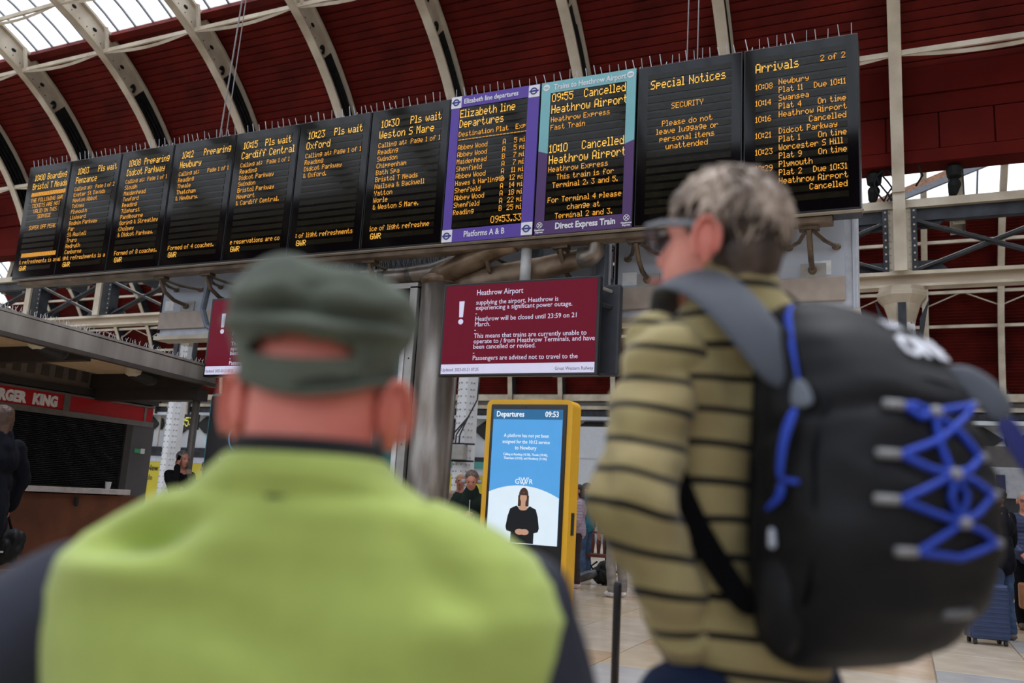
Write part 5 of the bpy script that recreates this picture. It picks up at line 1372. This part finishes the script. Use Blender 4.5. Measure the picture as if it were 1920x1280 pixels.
NS = mat('navy_sleeve_cloth', (44, 48, 66), .7, scale=3, rgb2=(22, 24, 38), lo=.3, hi=.7)
sl = MB(); limb(sl, [Vector((-.210, .02, 1.125)), Vector((-.43, .03, 1.005)), Vector((-.345, .23, .855))], [.085, .074, .056], 18)
fuse(sl, .01, 3, fold(8, .012)).build('left_sleeve', NS, LM, True, False)
sl = MB(); limb(sl, [Vector((.232, .02, 1.118)), Vector((.31, .03, .90)), Vector((.235, .22, .85))], [.088, .075, .056], 18)
fuse(sl, .01, 3, fold(8, .012)).build('right_sleeve', NS, LM, True, False)
t = MB(); t.cap((-.05, 0, .78), (.05, 0, .78), .135, .135)
for sx in (-.09, .09): limb(t, [Vector((sx, 0, .76)), Vector((sx, .02, .42)), Vector((sx, -.02, .11))], [.105, .08, .07])
fuse(t, .014, 3, fold(9, .01)).build('trousers', BLKC, LM, True, False)
for sx in (-.09, .09):
    m = MB(); m.ell((sx, .03, .045), (.048, .13, .045)); m.cap((sx, -.02, .06), (sx, -.02, .11), .05, .045); m = fuse(m, .01, 2); m.v = [(x, y, max(.004, z)) for x, y, z in m.v]; m.build('shoe', SHB, LM, True, False)

# ------------------------------------------------------------------ foreground man on the right: striped shirt, glasses, rucksack
RC = VW(.385, 1.46)
RM = root('person', RC, 'grey haired man with glasses in an olive shirt with black stripes, seen from behind', 'person', rz=YAW)
# local frame: x right, y away from the viewer; body faces 40 degrees to the left
TB = R_(38); TH = R_(54)
Mb = Matrix.Rotation(TB, 3, 'Z'); MH = Matrix.Rotation(TH, 3, 'Z') @ Matrix.Rotation(R_(6), 3, 'X')
B = lambda x, y, z: (Mb @ Vector((x, y, 0))) + Vector((0, 0, z))          # body coordinates: +y is where he faces
hc = Vector((-.044, -.075, 1.698))
SKR = mat('ruddy_skin', (240, 166, 148), .5, scale=5, rgb2=(222, 134, 120), spec=.3)
b = MB(); head(b, hc, MH, .96, nr=.055)
b.cap(hc + Vector((.005, .0, -.08)), B(0, -.0, 1.53), .062, .066, 16)
b.ell(hc + MH @ Vector((0, .05, -.055)), (.045, .045, .045))
b.cap(B(-.13, .0, 1.48), B(.13, .0, 1.48), .045, .045); b.cap(B(0, 0.01, 1.42), B(0.04, 0.01, 1.02), .09, .085, 16)
LA = [B(-.178, -.0, 1.495), B(-.274, -.035, 1.262), Vector((-.085, -.085, 1.06))]
RA = [B(.205, 0, 1.505), B(.25, .0, 1.24), B(.2, .15, 1.06)]
for A_ in (LA, RA): limb(b, A_, [.05, .042, .030])
for sx in (-.1, .1): limb(b, [B(sx * .6 + .06, 0, .93), B(sx, .03, .53), B(sx, -.01, .1)], [.065, .055, .042])
b = fuse(b, .008, 4)
ears(b, hc + Vector((0, 0, -.010)), MH, 1.08, w=.073, splay=.35)
hand(b, LA[2], Vector((.09, .06, -.11)), B(-1, 0, 0), 1.0, .4, 1); hand(b, RA[2], B(-.05, .2, -.1), B(1, 0, .3), 1.0, .5, -1)
bo = b.build('body', SKR, RM, True, False)
for sx in (-.03, .03): MB().ell(hc + MH @ Vector((sx, .092, .008)), (.012, .008, .008)).build('eye', MC['eye_dark'], bo, True, False)
MB().ell(hc + MH @ Vector((0, .1, -.064)), (.024, .007, .006)).build('lips', MC['lip_rose'], bo, True, False)
# glasses
P = lambda x, y, z: hc + MH @ Vector((x, y, z))
g = MB()
for sx in (-1, 1):
    pts = [P(sx * .036 + .028 * math.cos(t), .112 - .006 * abs(sx * .036 + .028 * math.cos(t)) / .06, .004 + .023 * math.sin(t)) for t in [i * pi / 12 for i in range(25)]]
    g.tube(pts, .0035, 6)
g.tube([P(-.01, .114, .01), P(.01, .114, .01)], .003, 6)
gl_ = g.build('spectacle_frame', mat('frame_black', (26, 26, 30), .3), RM, True, False)
for sx in (-1, 1):
    g = MB(); g.tube([P(sx * .064, .108, .016), P(sx * .080, .07, .017), P(sx * .086, .01, .012), P(sx * .084, -.02, .0)], .0042, 6, flat=1.6)
    g.build('temple_arm', mat('temple_grey', (120, 122, 128), .3, metal=.4), RM, True, False)
g = MB()
for sx in (-1, 1): g.ell(P(sx * .036, .112, .004), (.027, .001, .022), MH.to_4x4(), 16, 8)
g.build('lens', mat('lens_tint', (150, 160, 170), .05, alpha=.35), gl_, True, False)
# hair: shaggy cap plus many locks
HRM = mat('shaggy_grey_hair', (216, 198, 182), .5, scale=18, rgb2=(112, 92, 80), lo=.34, hi=.62, stretch=(1, 1, .5), sheen=.2)
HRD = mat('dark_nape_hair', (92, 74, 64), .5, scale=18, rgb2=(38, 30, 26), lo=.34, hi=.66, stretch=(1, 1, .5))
h = MB(); R4 = MH.to_4x4()
h.ell(P(0, -.014, .040), (.080, .090, .084), R4, 24, 16); h.ell(P(0, -.045, -.012), (.072, .062, .078), R4, 20, 14); h.ell(P(0, .046, .068), (.060, .052, .040), R4); h.ell(P(0, -.048, -.066), (.058, .044, .052), R4)
h = fuse(h, .008, 3, lambda p, n: .006 * noise.noise(Vector((p.x * 38, p.y * 38, p.z * 12))))
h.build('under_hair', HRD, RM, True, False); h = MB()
rl = random.Random(21)
hd_ = MB()
for i in range(1300):
    th = rl.uniform(-pi, pi); ph_ = rl.uniform(.05, 1.75)
    front = math.cos(th)          # 1 = forehead
    if front > .15 and ph_ > 1.15: continue
    d = Vector((math.sin(th) * math.sin(ph_), math.cos(th) * math.sin(ph_), math.cos(ph_)))
    p0 = Vector((d.x * .081, d.y * .091 - .015, d.z * .085 + .040))
    L = rl.uniform(.035, .06)
    down = Vector((math.sin(th) * math.cos(ph_), math.cos(th) * math.cos(ph_), -math.sin(ph_)))
    sw = Vector((math.cos(th), -math.sin(th), 0)) * rl.uniform(-.4, .4)
    p1 = p0 + (down + sw + d * .15).normalized() * L * .5; p2 = p1 + (down + sw * 1.5 - d * .12).normalized() * L * .5
    if p2.z < -.10: continue
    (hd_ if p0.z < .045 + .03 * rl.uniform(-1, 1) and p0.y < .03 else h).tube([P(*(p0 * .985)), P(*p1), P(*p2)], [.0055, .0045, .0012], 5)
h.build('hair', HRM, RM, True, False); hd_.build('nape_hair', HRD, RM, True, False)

# striped shirt: a stripe coordinate is stored per vertex so that sleeves carry their own rings
def shirt_mat():
    m = bpy.data.materials.new('olive_striped_shirt'); m.use_nodes = True; t = m.node_tree; p = t.nodes['Principled BSDF']
    at = t.nodes.new('ShaderNodeAttribute'); at.attribute_name = 'stripe'
    nz = t.nodes.new('ShaderNodeTexNoise'); nz.inputs['Scale'].default_value = 9
    tc = t.nodes.new('ShaderNodeTexCoord'); t.links.new(tc.outputs['Object'], nz.inputs['Vector'])
    fr = t.nodes.new('ShaderNodeMath'); fr.operation = 'FRACT'; t.links.new(at.outputs['Fac'], fr.inputs[0])
    rp = t.nodes.new('ShaderNodeValToRGB'); rp.color_ramp.interpolation = 'LINEAR'
    e = rp.color_ramp.elements; e[0].position = 0; e[0].color = (1, 1, 1, 1); e[1].position = .195; e[1].color = (1, 1, 1, 1)
    a = e.new(.215); a.color = (0, 0, 0, 1); a = e.new(.98); a.color = (0, 0, 0, 1)
    t.links.new(fr.outputs[0], rp.inputs['Fac'])
    r2 = t.nodes.new('ShaderNodeValToRGB'); r2.color_ramp.elements[0].position = .3; r2.color_ramp.elements[1].position = .7
    r2.color_ramp.elements[0].color = (*lin((148 / 255, 132 / 255, 92 / 255)), 1); r2.color_ramp.elements[1].color = (*lin((178 / 255, 164 / 255, 118 / 255)), 1)
    t.links.new(nz.outputs['Fac'], r2.inputs['Fac'])
    mx = t.nodes.new('ShaderNodeMix'); mx.data_type = 'RGBA'; t.links.new(rp.outputs['Color'], mx.inputs['Factor']); t.links.new(r2.outputs['Color'], mx.inputs['A']); mx.inputs['B'].default_value = (.008, .008, .010, 1)
    t.links.new(mx.outputs['Result'], p.inputs['Base Color']); p.inputs['Roughness'].default_value = .9; p.inputs['Sheen Weight'].default_value = .15; p.inputs['Specular IOR Level'].default_value = .2
    return m
SHM = shirt_mat()
def stripe(o, fn):
    at = o.data.attributes.new('stripe', 'FLOAT', 'POINT')
    at.data.foreach_set('value', [fn(v.co) for v in o.data.vertices])
t = MB()
Rb = Mb.to_4x4()
t.ell(B(0, -.01, 1.40), (.185, .125, .17), Rb, 24, 16); t.ell(B(0.015, -.0, 1.22), (.168, .130, .2), Rb, 24, 16); t.ell(B(0, 0, 1.07) + Vector((.035, 0, 0)), (.160, .135, .13), Rb, 24, 14)
t.cap(B(-.155, -.0, 1.495), B(.155, 0, 1.495), .075, .075, 16); t.cap(B(-.08, -.03, 1.535), B(.08, -.03, 1.535), .062, .062, 16); t.cap(B(0, -.035, 1.52), hc + Vector((.030, .012, -.085)), .105, .080, 18); t.cap(B(-.10, -.045, 1.535), B(.12, -.045, 1.55), .075, .07, 16); t.cap(B(0, -.06, 1.50), hc + Vector((.035, -.01, -.095)), .10, .07, 16)
t.cap(B(-.12, 0, 1.44), B(-.05, 0, 1.10), .10, .11, 16); t.cap(B(.13, 0, 1.44), B(.13, 0, 1.10), .10, .11, 16)
def shf(p, n): return .017 * (abs(noise.noise(Vector((p.x * 7, p.y * 7, p.z * 5)))) * 2 - .4) + .007 * noise.noise(Vector((p.x * 3 + p.z * 9, p.y * 3, p.z * 14)))
t = fuse(t, .010, 5, shf)
t.v = [(x, y, min(max(z, .992 + .010 * math.sin(x * 20)), 1.652 + .12 * (x + .02) * -1 if z > 1.6 else 9)) for x, y, z in t.v]
o = t.build('shirt', SHM, RM, True, False)
bx_ = Mb.inverted()
def tor(c):
    q = bx_ @ Vector((c.x, c.y, 0))
    return (c.z - 1.02 + .10 * abs(q.x) * (1 if c.z > 1.35 else 0) * (c.z - 1.35) * 6 + .007 * math.sin(q.x * 17 + 1) + .005 * noise.noise(c * 9)) / .056 + .2
stripe(o, tor)
for nm, A_, sg in (('left_sleeve', LA, -1), ('right_sleeve', RA, 1)):
    t = MB(); limb(t, [A_[0], A_[1], A_[1] + (A_[2] - A_[1]) * .93], [.068, .063, .050], 20)
    t = fuse(t, .010, 4, lambda p, n: .017 * (abs(noise.noise(Vector((p.x * 8, p.y * 8, p.z * 11)))) * 2 - .4) + .006 * noise.noise(Vector((p.x * 4, p.y * 4, p.z * 22))))
    o = t.build(nm, SHM, RM, True, False)
    E_ = A_[1]; U1 = (A_[0] - A_[1]); L1 = U1.length; U1 = U1.normalized(); U2 = (A_[2] - A_[1]); L2 = U2.length; U2 = U2.normalized()
    def slv(c, E_=E_, U1=U1, U2=U2):
        s_ = c.z - 1.0 + .12 * (c.x - E_.x) + .10 * (c.y - E_.y)
        return (s_ + .006 * math.sin(c.x * 30) + .006 * noise.noise(c * 10)) / .052 + .35
    stripe(o, slv)
cu = MB(); d = (LA[2] - LA[1]).normalized(); cu.tube([LA[2] - d * .03, LA[2] + d * .002], [.049, .046], 20); stripe(cu.build('cuff', SHM, RM, True, False), lambda c: .6)
t = MB(); t.cap(B(.02, 0, .965), B(.10, 0, .965), .122, .125, 18)
for sx in (-.1, .1): limb(t, [B(sx + .02, 0, .93), B(sx, .03, .53), B(sx, -.01, .12)], [.105, .088, .078], 16)
fuse(t, .012, 3, fold(9, .012)).build('jeans', mat('dark_blue_jeans', (36, 50, 82), .9, scale=9, rgb2=(22, 32, 56), spec=.2), RM, True, False)
for sx in (-.1, .1):
    q = B(sx, .03, 0); m = MB(); m.ell((q.x, q.y, .05), (.05, .135, .05), Rb); m.cap((q.x, q.y, .06), (q.x, q.y, .12), .05, .045); m = fuse(m, .01, 2); m.v = [(x, y, max(.004, z)) for x, y, z in m.v]; m.build('shoe', SHB, RM, True, False)

# ------------------------------------------------------------------ rucksack on his back
BKP = root('rucksack', RC, 'large black rucksack with blue elastic cords on the striped shirt man', 'rucksack', rz=YAW)
NYL = mat('rucksack_nylon', (17, 18, 22), .6, var=.4, scale=5, bump=.15, spec=.3)
BLU = mat('royal_blue_webbing', (34, 72, 196), .55, var=.12)
DBL = mat('deep_blue_webbing', (16, 26, 110), .55)
PB = R_(26)
Mp = Matrix.Rotation(PB, 3, 'Z')
K = lambda u, o_, z: (Mp @ Vector((u + .055, -o_, 0))) + Vector((0, 0, z)) + Vector((0, 0, 0))   # u to his right, o_ outward from his spine
# outline: z, half width, inner, outer, u shift
PR_ = [(1.035, .060, .125, .17, 0), (1.05, .105, .12, .23, 0), (1.08, .140, .115, .29, 0), (1.14, .165, .11, .345, .0), (1.22, .172, .11, .375, 0), (1.30, .170, .11, .378, 0), (1.38, .162, .11, .36, 0), (1.45, .154, .11, .335, 0), (1.51, .146, .11, .300, 0), (1.555, .128, .11, .255, 0), (1.58, .09, .12, .205, 0), (1.588, .045, .14, .18, 0)]
def prof_(z):
    for a, b2 in zip(PR_, PR_[1:]):
        if a[0] <= z <= b2[0]:
            k_ = (z - a[0]) / (b2[0] - a[0]); return [p + (q - p) * k_ for p, q in zip(a, b2)]
    return list(PR_[0] if z < PR_[0][0] else PR_[-1])
def outer(u, z, n=2.9):
    """outward distance of the pack's skin at u, z"""
    _, w_, i_, o_, _ = prof_(z); m_ = (i_ + o_) / 2; h_ = (o_ - i_) / 2; q = min(1, abs(u) / w_)
    return m_ + h_ * (1 - q ** n) ** (1 / n)
pk = MB(); seg_ = 96; zs = [1.035 + (1.588 - 1.035) * i / 60 for i in range(61)]
n0 = 0
for z in zs:
    _, w_, i_, o_, _ = prof_(z); m_ = (i_ + o_) / 2; h_ = (o_ - i_) / 2
    for k_ in range(seg_):
        t_ = 2 * pi * k_ / seg_; c, s_ = math.cos(t_), math.sin(t_)
        u = w_ * math.copysign(abs(c) ** (2 / 2.9), c); oo = m_ + h_ * math.copysign(abs(s_) ** (2 / 2.9), s_)
        wr = .008 * noise.noise(Vector((u * 11, oo * 11, z * 9))) + .005 * (1 - abs(noise.noise(Vector((u * 6 + z * 8, oo * 9, z * 20)))) * 2)
        seam = -.006 * math.exp(-((oo - .19) / .006) ** 2) - .008 * math.exp(-((z - 1.40 - .25 * (oo - .3)) / .008) ** 2) * (1 if oo > .2 else 0)
        nrm = Vector((c, s_)).normalized()
        pk.v.append(tuple(K(u + nrm.x * (wr + seam), oo + nrm.y * (wr + seam), z)))
for j in range(len(zs) - 1):
    for k_ in range(seg_):
        k2 = (k_ + 1) % seg_; pk.f.append((j * seg_ + k2, j * seg_ + k_, (j + 1) * seg_ + k_, (j + 1) * seg_ + k2))
pk.f.append(tuple(range(seg_))); pk.f.append(tuple((len(zs) - 1) * seg_ + k_ for k_ in reversed(range(seg_))))
pk.build('pack_body', NYL, BKP, True, False)
S_ = lambda u, z, e=.008: K(u, outer(u, z) + e, z)
def cord(pts, r=.0048, name='elastic_cord', m=BLU):
    out = []
    for a, b2 in zip(pts, pts[1:]):
        for i in range(7): k_ = i / 7; out.append(S_(a[0] + (b2[0] - a[0]) * k_, a[1] + (b2[1] - a[1]) * k_))
    out.append(S_(*pts[-1])); MB().tube(out, r, 8).build(name, m, BKP, True, False)
CL = [(-.067, 1.409), (-.093, 1.341), (-.103, 1.282), (-.079, 1.218)]
CR = [(.095, 1.427), (.060, 1.349), (.068, 1.298), (.076, 1.234)]
CN = [(-.015, 1.405), (-.010, 1.321), (.0, 1.258)]
cord([CL[0], (-.04, 1.395), CN[0], (.04, 1.416), CR[0]])
cord([CL[0], (-.045, 1.412), CN[0], (.03, 1.378), CR[1]])
cord([CL[1], (-.02, 1.366), (.04, 1.398), CR[0]])
cord([CL[1], (-.05, 1.326), CN[1], (.03, 1.33), CR[1]])
cord([CL[2], (-.05, 1.305), CN[1], (.03, 1.316), CR[2]])
cord([CL[2], (-.05, 1.268), CN[2], (.035, 1.273), CR[2]])
cord([CL[3], (-.04, 1.238), CN[2], (.04, 1.25), CR[3]])
cord([CL[3], (.0, 1.213), CR[3]])
cord([CN[0], (-.02, 1.36), CN[1], (-.02, 1.29), CN[2]]); cord([CN[1], (.012, 1.295), CN[2]], .004)
for i, (u, z) in enumerate(CL + CR):
    sg = -1 if i < 4 else 1
    MB().tube([S_(u + sg * .028 if sg < 0 else u + .01, z, .008), S_(u, z, .008)], .0065, 8).build('cord_loop', mat('loop_grey', (150, 150, 152), .5), BKP, True, False)
for u, z in CN: MB().ell(S_(u, z, .012), (.010, .010, .008)).build('cord_toggle', MC['loop_grey'], BKP, True, False)
def ribbon(pts, wv, w_, m, name, th=.006, par=None):
    """flat strap through pts; wv width directions"""
    mb = MB(); N = len(pts)
    for i, p in enumerate(pts):
        wd = Vector(wv[i] if isinstance(wv, list) else wv).normalized() * (w_[i] if isinstance(w_, list) else w_) / 2
        mb.v += [tuple(Vector(p) - wd), tuple(Vector(p) + wd)]
        if i: n = 2 * i; mb.f.append((n - 2, n - 1, n + 1, n))
    o = mb.build(name, m, par or BKP, True, False); solid(o, th); s2 = o.modifiers.new('sub', 'SUBSURF'); s2.levels = 2; s2.render_levels = 2
    return o
STP = mat('padded_strap_grey', (74, 80, 92), .6, var=.15, scale=12, sheen=.2)
# left shoulder strap: from chest over the shoulder to the pack's top
ribbon([B(-.08, .12, 1.44), B(-.085, .10, 1.54), Vector((-.128, -.06, 1.600)), Vector((-.132, -.105, 1.632)), Vector((-.085, -.165, 1.610)), Vector((-.048, -.210, 1.555)), Vector((-.012, -.235, 1.495)), Vector((.02, -.24, 1.43))], [Vector((1, .6, 0)), Vector((1, .6, 0)), Vector((.9, .3, .3)), Vector((.85, .1, .45)), Vector((.8, .1, .5)), Vector((.85, .05, .45)), Vector((.9, 0, .3)), Vector((1, 0, .2))], [.05, .06, .07, .082, .088, .088, .082, .06], STP, 'left_shoulder_strap', .016)
ribbon([B(.125, .10, 1.42), B(.125, .085, 1.52), B(.12, .03, 1.592), B(.112, -.035, 1.60), B(.10, -.095, 1.565), B(.085, -.14, 1.50)], B(1, 0, 0), .07, STP, 'right_shoulder_strap', .016)
# lower webbing under the arm
ribbon([B(-.12, .14, 1.46), B(-.15, .10, 1.38), Vector((-.148, -.155, 1.352)), Vector((-.140, -.180, 1.322)), Vector((-.115, -.186, 1.252)), Vector((-.068, -.186, 1.178)), Vector((-.018, -.205, 1.108))], [Vector((1, .5, .2))] * 2 + [Vector((.85, -.1, .5))] * 5, [.045, .045, .045, .045, .044, .042, .042], mat('black_webbing', (8, 8, 11), .9, spec=.1), 'lower_strap', .005)
# haul loop
MB().tube([K(-.13, .13, 1.535), K(-.115, .125, 1.58), K(-.09, .12, 1.605), K(-.05, .12, 1.608), K(-.02, .13, 1.585)], .008, 10).build('haul_loop', MC['black_webbing'], BKP, True, False)
# blue trims on the near side
def side(oo, z, e=.004):
    _, w_, i_, o_, _ = prof_(z); m_ = (i_ + o_) / 2; h_ = (o_ - i_) / 2; q = min(1, abs(oo - m_) / h_)
    return K(-(w_ * (1 - q ** 2.9) ** (1 / 2.9)) - e, oo, z)
ribbon([side(.19, 1.574), side(.205, 1.555), side(.222, 1.53), side(.235, 1.50), side(.25, 1.46), side(.26, 1.43)], Mp @ Vector((0, -1, 0)), [.012, .016, .016, .012, .006, .004], BLU, 'blue_piping', .004)
ribbon([side(.262, 1.445, .012), side(.27, 1.42, .012), side(.275, 1.40, .012)], Mp @ Vector((0, -1, 0)), [.02, .045, .05], mat('grey_tab', (104, 112, 124), .5), 'compression_tab', .006)
ribbon([side(.265, 1.405, .014), side(.255, 1.37, .018), side(.247, 1.33, .016), side(.245, 1.30, .012)], Mp @ Vector((0, -1, 0)), [.022, .02, .014, .014], BLU, 'compression_webbing', .004)
ribbon([side(.245, 1.305, .012), side(.265, 1.30, .012), side(.28, 1.30, .01)], Vector((0, 0, 1)), .008, BLU, 'compression_webbing', .004)
ribbon([side(.245, 1.30, .012), side(.25, 1.285, .012), side(.235, 1.27, .012), side(.215, 1.26, .01)], Mp @ Vector((0, -1, 0)), [.014, .016, .02, .012], BLU, 'compression_webbing', .004)
MB().ell(side(.125, 1.36, .0), (.012, .012, .014)).build('blue_tab', BLU, BKP, True, False)
MB().cap(side(.225, 1.232, .006), side(.226, 1.215, .006), .005, .006, 8).build('zip_pull', mat('pull_silver', (190, 196, 210), .3), BKP, True, False)
MB().tube([S_(.005, 1.138, .004), S_(.035, 1.138, .004), S_(.065, 1.140, .004)], .006, 8, flat=1.2).build('reflective_bar', mat('reflective_grey', (110, 112, 116), .4), BKP, True, False)
# seams over the side and lid
MB().tube([side(.155, z, .002) for z in (1.56, 1.50, 1.42, 1.34, 1.26, 1.18, 1.10)], .004, 6).build('seam_piping', BLKC, BKP, True, False)
MB().tube([S_(u, 1.455 - .9 * u * u, .001) for u in [-.12 + .03 * i for i in range(9)]], .003, 6).build('seam_piping', BLKC, BKP, True, False)
pts = [side(.30, 1.42, .003), side(.29, 1.34, .003), side(.30, 1.22, .003), side(.27, 1.14, .003)]
MB().tube(pts, .004, 6).build('seam_piping', BLKC, BKP, True, False)
# pocket bulge low on the side
m = MB(); m.ell(K(-.14, .21, 1.14), (.04, .05, .075)); fuse(m, .008, 3, fold(20, .006)).build('side_pocket', NYL, BKP, True, False)
# white print on the lid
def lidprint(body, size, u, z, tilt, bold):
    o = words(body, size, (0, 0, 0), I3, mat('print_white', (226, 228, 238), .5), None, bold=bold, ext=.0005)
    me = o.data
    for v in me.vertices:
        x, y = v.co.x, v.co.y; c, s_ = math.cos(tilt), math.sin(tilt)
        uu = u + x * c - y * s_; zz = z + (x * s_ + y * c) * .8
        v.co = S_(uu, min(zz, 1.57), .006 + v.co.z)
    o.parent = BKP; return o
lidprint('ONE', .056, -.012, 1.492, R_(4), .003)
lidprint('THE', .020, -.004, 1.538, R_(4), .001)
# right hand strap dangling beyond the pack
ribbon([Vector((.26, -.19, 1.475)), Vector((.295, -.21, 1.47)), Vector((.322, -.225, 1.442)), Vector((.335, -.23, 1.405))], [Vector((.3, 0, 1)), Vector((.6, 0, .8)), Vector((.9, 0, .4)), Vector((1, 0, .3))], [.05, .055, .055, .045], STP, 'loose_strap_pad', .012)
ribbon([Vector((.330, -.23, 1.415)), Vector((.345, -.235, 1.38)), Vector((.368, -.24, 1.34)), Vector((.395, -.24, 1.295)), Vector((.41, -.235, 1.24))], Vector((.85, 0, .5)), .036, DBL, 'loose_webbing', .004)
